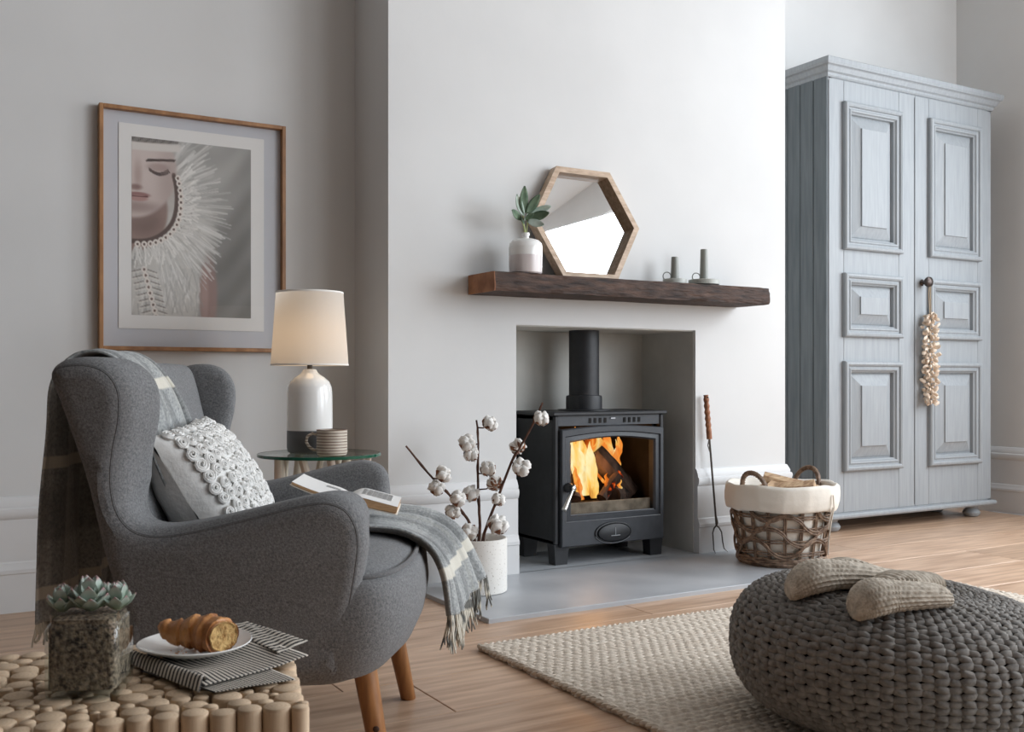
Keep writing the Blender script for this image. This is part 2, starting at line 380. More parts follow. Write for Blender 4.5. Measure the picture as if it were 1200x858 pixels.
# cornice and plinth, mitred round front and left
def mould(name, prof, mname='paint'):
    q = MB(); rings = []
    for a, h in prof:
        rings.append([Vector((wx0 - a, wy1, h)), Vector((wx0 - a, wy0 - a, h)), Vector((wx1 + a, wy0 - a, h)), Vector((wx1 + a, wy1, h))])
    q.loft(rings, True, True); wloc(q)
    return q.build(name, M[mname], W, smooth=False)
mould('cornice', [(.006, 2.325), (.012, 2.333), (.012, 2.345), (.022, 2.352), (.032, 2.372), (.036, 2.376), (.044, 2.38), (.050, 2.392), (.050, 2.412), (.040, 2.418)])
mould('plinth_moulding', [(.0, .070), (.018, .070), (.024, .078), (.024, .088), (.016, .096), (.0, .098)])
for fx, fy in ((wx0 + .09, wy0 + .06), (wx1 - .09, wy0 + .06), (wx0 + .09, wy1 - .06), (wx1 - .09, wy1 - .06)):
    q = MB().lathe([(.02, .002), (.036, .004), (.046, .016), (.048, .026), (.040, .040), (.030, .048), (.034, .056), (.034, .072)], 24, (fx - 4.69, fy - 3.85, 0))
    q.build('bun_foot', M['paint'], W)
def door(x0, x1, px0, px1, knob):
    yf = wy0 - .003
    zs = [(2.212, 1.454), (1.333, 1.005), (.880, .313)]
    D = MB(); dz0, dz1 = .102, 2.322
    # stiles, rails
    def bar(a, b_, c, d): D.box(a, b_, yf - .0, yf + .022, c, d, .0025)
    bar(x0, px0 + .012, dz0, dz1); bar(px1 - .012, x1, dz0, dz1)
    edges = [dz0, zs[2][1], zs[2][0], zs[1][1], zs[1][0], zs[0][1], zs[0][0], dz1]
    for i in (0, 2, 4, 6): bar(px0 + .012, px1 - .012, edges[i] - (.0 if i == 0 else .012), edges[i + 1] + (.0 if i == 6 else .012))
    wloc(D); d = D.build('door', M['paint'], W, smooth=False)
    for zt, zb in zs:
        q = MB(); panel_rings(q, px0, px1, zb, zt, yf, [(0, -.004), (0, .020), (.006, .027), (.016, .029), (.024, .024), (.027, .015), (.034, .015), (.040, .020), (.047, .018), (.052, .008), (.058, .004), (.060, -.014)])
        wloc(q); q.build('panel_moulding', M['paint'], d, smooth=False)
        small = zt - zb < .4
        q = MB(); e = .06 if not small else .052
        last = panel_rings(q, px0, px1, zb, zt, yf, [(.055, -.016), (.066, -.014), (.070, -.010), (.066 + e, .013), (.066 + e, .019), (.068 + e, .020)])
        n = len(q.v); q.add(last, [(0, 1, 2, 3)]); wloc(q)
        q.build('raised_panel', M['paint'], d, smooth=False)
    if knob:
        kx, kz = 4.745, 1.312
        MM = Matrix.Translation((kx - 4.69, yf - 3.85, kz)) @ Matrix.Rotation(R(90), 4, 'X')
        MB().lathe([(.016, 0), (.018, .004), (.011, .010), (.010, .022), (.022, .030), (.029, .042), (.027, .054), (.016, .062), (.003, .064)], 28, M=MM).build('knob', M['knob'], d)
    return d
door(4.030, 4.685, 4.126, 4.571, False)
door(4.691, 5.345, 4.793, 5.240, True)

# shell garland on the wardrobe knob
G = thing('shell_garland', 'cream shell garland hanging from the wardrobe knob on a jute string', 'garland', (4.755, 3.618, 1.30))
q = MB(); q.tube([(-.012, -.004, .008), (-.016, .0, -.05), (.0, 0.004, -.17), (.004, .004, -.60)], .0025, 6)
q.tube([(-.006, -.006, .008), (-.006, -.004, -.06), (.004, 0, -.17)], .0022, 6); q.build('string', M['string'], G)
q = MB(); rr = random.Random(3)
for i in range(150):
    t = i / 149; z = -.16 - t * .49; a = i * 2.4; rad = .018 + .022 * rr.random()
    rad *= (.6 + .4 * min(1, t * 8)); c = Vector((rad * math.cos(a) * 1.15, min(.022, rad * math.sin(a)), z + rr.uniform(-.008, .008)))
    rot = Matrix.Rotation(a, 4, 'Z') @ Matrix.Rotation(rr.uniform(-.9, .9), 4, 'Y')
    q.blob(c, rr.uniform(.013, .022), .007, rr.uniform(.008, .013), 7, 5, rot, .3, i)
stuff(q.build('shells', M['shell'], G))

# ------------------------------------------------------------------ mantel beam
Bm = thing('mantel_beam', 'rough dark reclaimed timber mantel beam on the chimney breast', 'mantel shelf', (2.56, 3.40, 1.112))
bx0, bx1, by0, by1, bz0, bz1 = 1.867, 3.249, 3.29, 3.497, 1.112, 1.186
q = MB(); rings = []; nx = 90
prof = []
for i in range(10): prof.append((by1 + (by0 - by1) * i / 10, bz0))
for i in range(6): prof.append((by0, bz0 + (bz1 - bz0) * i / 6))
for i in range(10): prof.append((by0 + (by1 - by0) * i / 10, bz1))
prof.append((by1, bz1)); prof.append((by1, (bz0 + bz1) / 2))
for i in range(nx + 1):
    x = bx0 + (bx1 - bx0) * i / nx; ring = []
    for (yy, zz) in prof:
        p = Vector((x, yy, zz)); n1 = noise.noise(Vector((x * 5, yy * 30, zz * 40))) * .003 + noise.noise(Vector((x * 22, yy * 30, zz * 60))) * .0018
        fy = (by1 - yy) / (by1 - by0)
        corner = 1 if (fy > .95 and (zz > bz1 - .013 or zz < bz0 + .006)) else 0
        chip = max(0, noise.noise(Vector((x * 9, 3.3, zz * 9)))) * .012 * corner
        yy2 = yy + (n1 + chip + corner * .003) * (1 if fy > .02 else 0)
        zz2 = zz + (-.5 if zz > (bz0 + bz1) / 2 else .5) * (chip + corner * .002) + (n1 * .5 if zz < bz1 - .001 else -abs(n1) * .4)
        ring.append(Vector((x - 2.56, yy2 - 3.40, zz2 - 1.112)))
    rings.append(ring)
q.loft(rings, True, False)
q.add(rings[-1], [tuple(range(len(prof)))])
q.build('beam', M['beam'], Bm, angle=50)
q = MB(); q.loft([[p + Vector((-.0035, 0, 0)) for p in rings[0]], [p + Vector((.002, 0, 0)) for p in rings[0]]], True, True)
q.build('sawn_end', M['beamend'], Bm, smooth=False)

# ------------------------------------------------------------------ hexagonal mirror leaning on the breast
lean = R(7)
mr = thing('hexagon_mirror', 'hexagonal mirror in a limed oak frame leaning above the mantel beam', 'mirror', (2.373, 3.423, 1.187))
HM = Matrix.Rotation(-lean, 4, 'X')    # local: x along the wall, z up the glass, -y to the room
s_ = .263; ap = s_ * math.sqrt(3) / 2
def hexp(k, ss, yy):
    a = R(60 * k); return HM @ Vector((ss * math.cos(a), yy, ss * math.sin(a) + ap))
for k in range(6):
    q = MB()
    A = []
    for kk in (k, k + 1):
        A.append([hexp(kk, s_, -.026), hexp(kk, s_ - .027, -.026), hexp(kk, s_ - .027, .018), hexp(kk, s_, .018)])
    q.loft(A, True, True); q.build('frame_side', M['mirrorframe'], mr, smooth=False)
q = MB(); q.add([hexp(k, s_ - .026, .010) for k in range(6)] + [hexp(k, s_ - .026, .016) for k in range(6)], [(5, 4, 3, 2, 1, 0), (6, 7, 8, 9, 10, 11)] + [(k, (k + 1) % 6, 6 + (k + 1) % 6, 6 + k) for k in range(6)])
q.build('mirror_glass', M['mirror'], mr, smooth=False)

# ------------------------------------------------------------------ bud vase with sage leaves
V = thing('bud_vase', 'squat white and blush bud vase at the left end of the mantel beam', 'vase', (2.038, 3.357, 1.187))
MB().lathe([(.0, .001), (.058, .001), (.063, .006), (.0645, .03), (.0645, .071)], 40).build('blush_band', M['blush'], V)
MB().lathe([(.0645, .071), (.0648, .10), (.062, .118), (.052, .129), (.03, .136), (.014, .139), (.012, .145), (.0155, .152), (.0145, .159), (.009, .158), (.008, .14)], 40, caps=False).build('white_top', M['ceramic'], V)
SP = thing('sage_sprig', 'sprig of velvety sage leaves standing in the bud vase', 'plant sprig', (2.038, 3.357, 1.196))
rr = random.Random(5)
q = MB(); q.tube([(0, 0, 0), (-.002, 0, .15), (-.012, 0, .20), (-.010, 0, .26)], .0035, 7); q.tube([(0.004, 0, .10), (.004, 0, .16), (.010, -.005, .22), (.03, -.01, .245)], .0025, 6)
q.tube([(-.003, .003, .10), (-.006, 0, .17), (-.03, -.004, .215)], .0025, 6); q.build('stem', M['stemgreen'], SP)
def leafmesh(ln, wd, curl=.25):
    q = MB()
    def fn(a, b):
        w = wd * (math.sin(math.pi * min(1, a * .93 + .05)) ** .7) * (b - .5)
        return Vector((w * 2, -abs(b - .5) * wd * .5 - curl * ln * a * a, ln * a))
    q.grid(fn, 8, 4); return q
# (dx, dz base, angle in the picture plane, towards the room, length, width, material)
for (dx, dz, an, fw, ln, wd, mm) in [(-.008, .225, -18, .2, .105, .020, 'leaf'), (.004, .222, 22, .25, .085, .019, 'leaf'), (-.012, .215, -35, .1, .090, .016, 'leafpale'),
        (-.02, .20, -72, .3, .085, .015, 'leaf'), (.012, .215, 62, .2, .09, .017, 'leafpale'), (.012, .205, 70, .55, .08, .018, 'leaf'), (.006, .196, 112, .5, .065, .016, 'leafpale'),
        (-.012, .196, -108, .6, .04, .014, 'leaf'), (0, .20, 5, .9, .05, .014, 'leaf'), (-.004, .20, -50, .8, .045, .013, 'leafpale')]:
    q = leafmesh(ln, wd); mt = Matrix.Translation((dx, -.004, dz)) @ Matrix.Rotation(R(an), 4, 'Y') @ Matrix.Rotation(fw, 4, 'X')
    q.v = [tuple(mt @ Vector(p)) for p in q.v]; solid(q.build('leaf', M[mm], SP), .0012)

# ------------------------------------------------------------------ two chamber candlesticks
def candlestick(loc, r, hh, label, colr):
    C = thing('candlestick', label, 'candle holder', loc, R(-25), 'candlesticks on the mantel beam')
    MB().lathe([(.0, .001), (r * .9, .001), (r, .004), (r * 1.01, .022), (r * .98, .024), (r * .93, .022), (r * .92, .010), (.0, .010)], 36, caps=False).build('saucer', M['sagelight'], C)
    MB().lathe([(.0185, .010), (.018, .03), (.015, hh - .004), (.0145, hh), (.011, hh), (.010, hh - .02), (0, hh - .02)], 24, caps=False).build('stem', M[colr], C)
    q = MB(); rc = .017; pts = [(-.018 - rc + rc * math.cos(a), -.004, .036 + rc * math.sin(a)) for a in [2 * math.pi * k / 22 for k in range(22)]]
    rings = [];
    for k, p in enumerate(pts):
        a = 2 * math.pi * k / 22; e = Vector((math.cos(a), 0, math.sin(a)))
        rings.append([Vector(p) + e * .0022 * math.cos(t) + Vector((0, 1, 0)) * .005 * math.sin(t) for t in [2 * math.pi * j / 6 for j in range(6)]])
    q.loft(rings, True, False, True); q.build('finger_ring', M['candlegrey'], C)
candlestick((2.806, 3.40, 1.187), .050, .118, 'shorter grey candlestick with a finger ring, nearer the mirror', 'candlegrey')
candlestick((2.937, 3.365, 1.187), .066, .155, 'taller grey candlestick with a finger ring, farther from the mirror', 'candlegrey')
# ------------------------------------------------------------------ wood-burning stove
S = thing('wood_stove', 'black steel wood-burning stove with a lit fire on the grey hearth', 'stove', (2.575, 3.70, .016))
sx0, sx1, sy0, sy1 = -.285, .285, -.155, .15
q = MB()
q.box(sx0, sx0 + .018, sy0 + .01, sy1, .085, .618, .003).box(sx1 - .018, sx1, sy0 + .01, sy1, .085, .618, .003).box(sx0, sx1, sy1 - .012, sy1, .085, .618)
q.box(sx0, sx1, sy0 + .01, sy1, .085, .10).box(sx0, sx1, sy0 + .01, sy1, .60, .618)
q.box(sx0, sx0 + .02, sy0 - .004, sy0 + .02, .085, .618, .004)       # corner post
q.box(sx1 - .02, sx1, sy0 - .004, sy0 + .02, .085, .618, .004)
q.build('body', M['iron'], S, smooth=False)
q = MB().box(sx0 - .012, sx1 + .012, sy0 - .014, sy1 + .006, .618, .633, .003); q.build('top_plate', M['iron'], S, smooth=False)
# slotted front rail
q = MB(); q.box(sx0 + .02, sx1 - .02, sy0 + .002, sy0 + .012, .575, .618)
q.build('vent_rail', M['ironfront'], S, smooth=False)
q = MB()
for gx in (-.105, .075):
    for k in range(4): q.box(gx + k * .026 - .006, gx + k * .026 + .006, sy0 - .0005, sy0 + .004, .585, .606)
stuff(q.build('vent_slots', M['soot'], S, smooth=False))
q = MB().box(.0, .025, sy0 - .002, sy0 + .003, .600, .607, .001); q.build('vent_lever', M['edge'], S, smooth=False)
for fx in (sx0, sx1 - .075):
    for fy in (sy0, sy1 - .06):
        q = MB(); rings = []
        for z, ins in ((0, .008), (.03, .006), (.085, 0)):
            rings.append([Vector((fx + ins, fy + ins * .5, z)), Vector((fx + .075 - ins, fy + ins * .5, z)), Vector((fx + .075 - ins, fy + .055, z)), Vector((fx + ins, fy + .055, z))])
        q.loft(rings); q.build('leg', M['iron'], S, smooth=False)
# door: slab with an arched glass opening
dx0, dx1, dz0, dz1, dy = -.262, .272, .075, .568, sy0 - .022
gx0, gx1, gz0, gz1, arch = -.212, .222, .205, .528, .018
def archpts(x0, x1, z0, z1, a, n=14):
    P = [(x0, z0), (x1, z0)]
    for i in range(n + 1):
        t = i / n; P.append((x1 + (x0 - x1) * t, z1 + a * math.sin(math.pi * t)))
    return P
def ring_slab(q, outs):
    """outs: list of (pts, y) lofted in order, left open in the middle"""
    q.loft([[Vector((x, yy, z)) for x, z in P] for P, yy in outs], True, False)
O0 = archpts(dx0, dx1, dz0, dz1 - .008, .014); O1 = archpts(dx0 + .004, dx1 - .004, dz0 + .004, dz1 - .012, .014)
I1 = archpts(gx0 - .032, gx1 + .032, gz0 - .028, gz1 + .004, arch); I2 = archpts(gx0 - .028, gx1 + .028, gz0 - .024, gz1, arch)
I3 = archpts(gx0, gx1, gz0, gz1 - .022, arch); I4 = I3
q = MB(); ring_slab(q, [(O0, sy0 + .008), (O0, dy + .004), (O1, dy), (I1, dy), (I2, dy + .006), (I2, dy + .007), (archpts(gx0 + .002 - .01, gx1 + .008, gz0 - .006, gz1 - .016, arch), dy + .004), (I3, dy + .012), (I3, sy0 + .02)])
D = q.build('door', M['ironfront'], S, smooth=True, angle=20)
q = MB()
def wire(P, yy, r=.0012):
    for i in range(len(P)):
        a, b_ = P[i], P[(i + 1) % len(P)]
        q.tube([(a[0], yy, a[1]), (b_[0], yy, b_[1])], r, 4)
PL = archpts(gx0 - .030, gx1 + .030, gz0 - .026, gz1 + .002, arch)
q.tube([(PL[0][0], dy - .0005, PL[0][1]), (PL[1][0], dy - .0005, PL[1][1])], .0011, 4); q.tube([(PL[0][0], dy - .0005, PL[0][1]), (PL[0][0], dy - .0005, gz1)], .0011, 4)
q.tube([(gx0, dy + .010, gz0), (gx1, dy + .010, gz0)], .0016, 4); q.tube([(gx0, dy + .010, gz0), (gx0, dy + .010, gz1 - .03)], .0014, 4)
q.build('bright_edge', M['edge'], D)  # thin bright metal lines along the bottom and left edges
q = MB(); q.add([Vector((x, dy + .014, z)) for x, z in I3] + [Vector((x, dy + .018, z)) for x, z in I3], [tuple(range(len(I3))), tuple(range(2 * len(I3) - 1, len(I3) - 1, -1))])
q.build('glass_pane', M['stoveglass'], D, smooth=False)
# handle: boss and tapered spiral-wire lever
q = MB(); MM = Matrix.Translation((-.232, dy, .322)) @ Matrix.Rotation(R(90), 4, 'X')
q.lathe([(.020, 0), (.020, .012), (.016, .018), (.012, .030), (.013, .044), (.006, .046)], 20, M=MM); hb_ = q.build('handle_boss', M['iron'], D)
q = MB(); q.lathe([(.0, .030), (.010, .031), (.012, .038), (.009, .047), (0, .049)], 18, M=MM, caps=False)
a, b_ = Vector((-.232, dy - .040, .322)), Vector((-.300, dy - .075, .242))
q.tube([a + (a - b_) * .15, a, a.lerp(b_, .3), a.lerp(b_, .9), b_, b_ + (b_ - a) * .03], [.004, .005, .0075, .0115, .0115, .008], 10)
q.build('handle', M['chrome'], D)
# oval air control with its raised ring and cross mark
def oval(cx, cz, rx, rz, n=36): return [(cx + rx * math.cos(2 * math.pi * k / n), cz + rz * math.sin(2 * math.pi * k / n)) for k in range(n)]
ocx, ocz = -.002, .122
q = MB(); ring_slab(q, [(oval(ocx, ocz, .098, .046), dy + .001), (oval(ocx, ocz, .095, .044), dy - .006), (oval(ocx, ocz, .088, .040), dy - .007), (oval(ocx, ocz, .086, .038), dy - .002)])
q.build('air_control_rim', M['iron'], D)
q = MB(); ring_slab(q, [(oval(ocx, ocz, .084, .037), dy + .002), (oval(ocx, ocz, .082, .036), dy - .012), (oval(ocx, ocz, .07, .030), dy - .016), (oval(ocx, ocz, .01, .005), dy - .018)])
q.add([Vector((x, dy - .018, z)) for x, z in oval(ocx, ocz, .01, .005)], [tuple(range(36))]); ac = q.build('air_control', M['iron'], D)
q = MB().box(ocx - .001, ocx + .001, dy - .0192, dy - .0165, ocz - .012, ocz + .020).box(ocx - .022, ocx + .024, dy - .0192, dy - .016, ocz - .013, ocz - .0105)
q.build('air_control_mark', M['edge'], D, smooth=False)
q = MB(); q.tube([(ocx + .097 * math.cos(a), dy - .004, ocz + .046 * math.sin(a)) for a in [math.pi * (1.08 + .75 * k / 20) for k in range(21)]], .0016, 5); q.build('air_control_lip', M['edge'], D)
# fire chamber
q = MB().box(-.235, .245, sy1 - .03, sy1 - .02, .10, .60).box(-.246, -.236, sy0 + .03, sy1 - .02, .10, .60).box(.246, .256, sy0 + .03, sy1 - .02, .10, .60)
q.build('firebricks', M['soot'], S, smooth=False)
q = MB().box(-.235, .245, sy0 + .02, sy1 - .03, .10, .222); q.build('grate_bed', M['ash'], S, smooth=False)
q = MB().box(-.235, .245, sy0 + .012, sy0 + .02, .19, .252, .003); q.build('log_guard', M['ash'], S, smooth=False)
# flue pipe with its collar
q = MB().lathe([(.079, .633), (.079, .690), (.077, .698), (.067, .700)], 40, (-.03, -.0, 0), caps=False); q.build('flue_collar', M['iron'], S)
q = MB().lathe([(.066, .63), (.066, ZO + .05)], 40, (-.03, 0, 0)); q.build('flue_pipe', M['iron'], S)
q = MB().lathe([(.115, .6335), (.115, .638), (.08, .640)], 40, (-.03, 0, 0), caps=False); q.build('flue_plate', M['iron'], S)

# burning logs
def emis(name, ramp, strength, scale, stretch, detail=5, alpha=None, dist=0):
    m = bpy.data.materials.new(name); m.use_nodes = True; nt = m.node_tree; N = nt.nodes; L = nt.links; N.clear()
    out = N.new('ShaderNodeOutputMaterial'); em = N.new('ShaderNodeEmission'); tc = N.new('ShaderNodeTexCoord'); mp = N.new('ShaderNodeMapping')
    mp.inputs['Scale'].default_value = stretch; nz = N.new('ShaderNodeTexNoise'); nz.inputs['Scale'].default_value = scale; nz.inputs['Detail'].default_value = detail; nz.inputs['Distortion'].default_value = dist
    cr = N.new('ShaderNodeValToRGB'); els = cr.color_ramp.elements
    while len(els) < len(ramp): els.new(.5)
    for e, (p, c) in zip(els, ramp): e.position = p; e.color = c
    L.new(tc.outputs['Object'], mp.inputs[0]); L.new(mp.outputs[0], nz.inputs[0]); L.new(nz.outputs['Fac'], cr.inputs[0]); L.new(cr.outputs[0], em.inputs[0]); em.inputs[1].default_value = strength
    if alpha:
        tr = N.new('ShaderNodeBsdfTransparent'); mx = N.new('ShaderNodeMixShader'); mr = N.new('ShaderNodeMapRange'); mr.clamp = True
        mr.inputs[1].default_value = alpha[0]; mr.inputs[2].default_value = alpha[1]
        lw = N.new('ShaderNodeLayerWeight'); lw.inputs[0].default_value = .5; iv = N.new('ShaderNodeMath'); iv.operation = 'SUBTRACT'; iv.inputs[0].default_value = 1.0
        L.new(lw.outputs['Facing'], iv.inputs[1]); mu = N.new('ShaderNodeMath'); mu.operation = 'MULTIPLY'
        L.new(nz.outputs['Fac'], mr.inputs[0]); L.new(mr.outputs[0], mu.inputs[0]); L.new(iv.outputs[0], mu.inputs[1])
        L.new(mu.outputs[0], mx.inputs[0]); L.new(tr.outputs[0], mx.inputs[1]); L.new(em.outputs[0], mx.inputs[2]); L.new(mx.outputs[0], out.inputs[0])
    else: L.new(em.outputs[0], out.inputs[0])
    return m
M['flame'] = emis('flame', [(.32, (.70, .07, .004, 1)), (.48, (1, .26, .03, 1)), (.58, (1, .58, .14, 1)), (.68, (1, .86, .48, 1))], .95, 9, (1.6, 1.6, .55), 4, alpha=(.30, .52), dist=.6)
M['flamehot'] = emis('flame_heart', [(.28, (1, .26, .02, 1)), (.45, (1, .60, .13, 1)), (.60, (1, .88, .50, 1))], 1.1, 10, (1.6, 1.6, .5), 4, alpha=(.25, .48), dist=.6)
M['ember'] = emis('ember', [(.45, (.02, .01, .008, 1)), (.58, (.5, .05, .005, 1)), (.7, (1, .4, .1, 1))], 1.0, 40, (1, 1, 1), 4)
M['charlog'] = pm('charred_log', rgb(92, 74, 66), rgb(34, 28, 27), 22, (1, 1, .4), rough=.95, bump=.8, bscale=40)
SL = (2.575, 3.70, .016)
def firelog(a, b_, r, label, name='burning_log', mm='charlog'):
    c = (Vector(a) + Vector(b_)) / 2; T = thing(name, label, 'log', tuple(c + Vector(SL)), 0, 'logs burning in the stove')
    q = MB(); A, B = Vector(a) - c, Vector(b_) - c; P = [A.lerp(B, t / 8) for t in range(9)]
    q.tube(P, [r * (1 + .12 * noise.noise(Vector((i * .7, r * 90, 1)))) for i in range(9)], 9)
    q.build('charred_wood', M[mm], T, smooth=False)
    q = MB(); q.tube([P[1] + Vector((0, -r * .75, -r * .2)), P[4] + Vector((0, -r * .84, 0)), P[6] + Vector((0, -r * .7, r * .1))], [.006, .010, .004], 6, flat=1.6); q.build('ember_streak', M['ember'], T)
firelog((-.21, .0, .255), (.0, .03, .36), .034, 'charred log leaning up from the left of the fire')
firelog((.20, -.03, .258), (.045, .03, .45), .048, 'charred log leaning up from the right of the fire')
firelog((.21, .0, .262), (.07, -.075, .262), .038, 'charred log lying at the right front of the fire')
firelog((-.12, -.06, .255), (-.075, .03, .37), .028, 'charred upright log left of the centre of the fire')
firelog((.01, -.075, .252), (.12, -.04, .345), .024, 'thin charred log crossing the front of the fire')
FI = thing('fire', 'orange and yellow flames burning inside the black stove', 'fire', SL)
rr = random.Random(11)
def flame(x, yy, z0, z1, w, lean_, mm, sd):
    q = MB(); rings = []; n = 16
    for i in range(n + 1):
        t = i / n; wd = w * (math.sin(math.pi * min(1, .12 + t * .88)) ** .8) * (1 - .35 * t) * (1 + .35 * noise.noise(Vector((sd, t * 5, 0))))
        if i == n: wd = .0012
        cx = x + lean_ * t * t + .030 * noise.noise(Vector((sd * 3.1, t * 3.6, 2))); z = z0 + (z1 - z0) * t
        rings.append([Vector((cx + wd * math.cos(a), yy + wd * .38 * math.sin(a) + .012 * math.sin(t * 5 + sd), z)) for a in [2 * math.pi * k / 10 for k in range(10)]])
    q.loft(rings); q.build('flame', M[mm], FI)
for (x, yy, z0, z1, w, ln, mm) in [(-.185, .03, .27, .535, .030, -.01, 'flame'), (-.15, .0, .34, .52, .036, -.03, 'flamehot'), (-.115, .04, .25, .53, .040, -.05, 'flame'), (-.07, .0, .33, .545, .045, -.02, 'flamehot'),
        (-.02, .01, .26, .55, .050, -.03, 'flamehot'), (.01, -.02, .25, .50, .040, -.02, 'flamehot'), (-.095, -.05, .25, .40, .022, -.01, 'flame'), (.02, .05, .30, .56, .05, .02, 'flame'), (.085, .05, .40, .55, .030, -.02, 'flame'),
        (.13, .05, .38, .555, .034, .0, 'flame'), (.19, .06, .36, .52, .030, .01, 'flame'), (.15, .08, .30, .55, .05, -.02, 'flame'), (.16, .03, .33, .50, .022, .0, 'flame'), (.04, -.06, .26, .36, .022, .02, 'flame'), (.10, -.075, .26, .33, .014, .01, 'flame'), (-.17, -.04, .30, .44, .022, .03, 'flamehot'), (.065, .02, .40, .54, .032, -.01, 'flame'), (-.05, .06, .30, .56, .06, 0, 'flame')]:
    flame(x, yy, z0, z1, w, ln, mm, rr.random() * 20)
fl_ = bpy.data.lights.new('firelight', 'POINT'); fl_.energy = 2.2; fl_.color = (1, .45, .15); fl_.shadow_soft_size = .06
fo = bpy.data.objects.new('firelight', fl_); col.objects.link(fo); fo.location = (2.55, 3.68, .43)

# ------------------------------------------------------------------ toasting fork leaning on the breast
FB = Vector((3.098, 3.452, .018)); FT = Vector((3.040, 3.470, .716))
TF = thing('toasting_fork', 'long toasting fork with tan leather-wrapped handle leaning on the white wall', 'toasting fork', tuple(FB))
d = FT - FB
def al(t): return d * t
q = MB(); q.tube([al(.17), al(.26), al(.72)], [.0042, .0045, .0045], 8)
q.tube([al(.17) + Vector((.004, 0, 0)), al(.19) + Vector((.009, 0, 0)), al(.23) + Vector((.003, 0, 0))], .0025, 6)
q.tube([al(.64) + Vector((-.004, 0, 0)), al(.68) + Vector((-.012, 0, 0)), al(.715) + Vector((-.004, 0, 0))], .0025, 6)
q.build('shaft', M['steel'], TF)
for s in (-1, 1):
    q = MB(); q.tube([al(.17), al(.155) + Vector((s * .014, 0, 0)), al(.125) + Vector((s * .026, -.001, 0)), al(.06) + Vector((s * .027, -.002, 0)), al(.02) + Vector((s * .030, -.004, 0)), al(.0) + Vector((s * (.036 + .008 * s), -.012, -.002))], [.004, .0035, .003, .003, .0026, .001], 7)
    q.build('tine', M['steel'], TF)
q = MB(); n = 46; P = []; rs = []
for i in range(n + 1):
    t = i / n; P.append(al(.72 + .28 * t)); rs.append(.0125 + (.0016 * math.sin(t * 44) if t > .22 else 0) - .001 * t)
q.tube(P, rs, 12); H = q.build('leather_handle', M['leather'], TF)
q = MB(); q.blob(al(.985) + Vector((0, -.0115, 0)), .004, .003, .004, 8, 6); q.build('hanging_rivet', M['knot'], H)
# ------------------------------------------------------------------ framed print on the alcove wall
P = thing('framed_print', 'large oak-framed portrait print of a woman in a feathered ruff on the left wall', 'picture', (.903, 3.83, 1.317))
fw, fh = .333, .430
for nm, (a, b_, c, d) in (('frame_side', (-fw, -fw + .014, -fh, fh)), ('frame_side', (fw - .014, fw, -fh, fh)), ('frame_rail', (-fw + .014, fw - .014, fh - .014, fh)), ('frame_rail', (-fw + .014, fw - .014, -fh, -fh + .014))):
    q = MB().box(a, b_, -.038, -.002, c, d, .0015); q.build(nm, M['oakframe'], P, smooth=False)
q = MB().box(-fw + .013, fw - .013, -.012, -.006, -fh + .013, fh - .013); q.build('mount', M['mat'], P, smooth=False)
q = MB().box(-.265, .255, -.0145, -.0122, -.352, .375); q.build('print_paper', M['paper'], P, smooth=False)

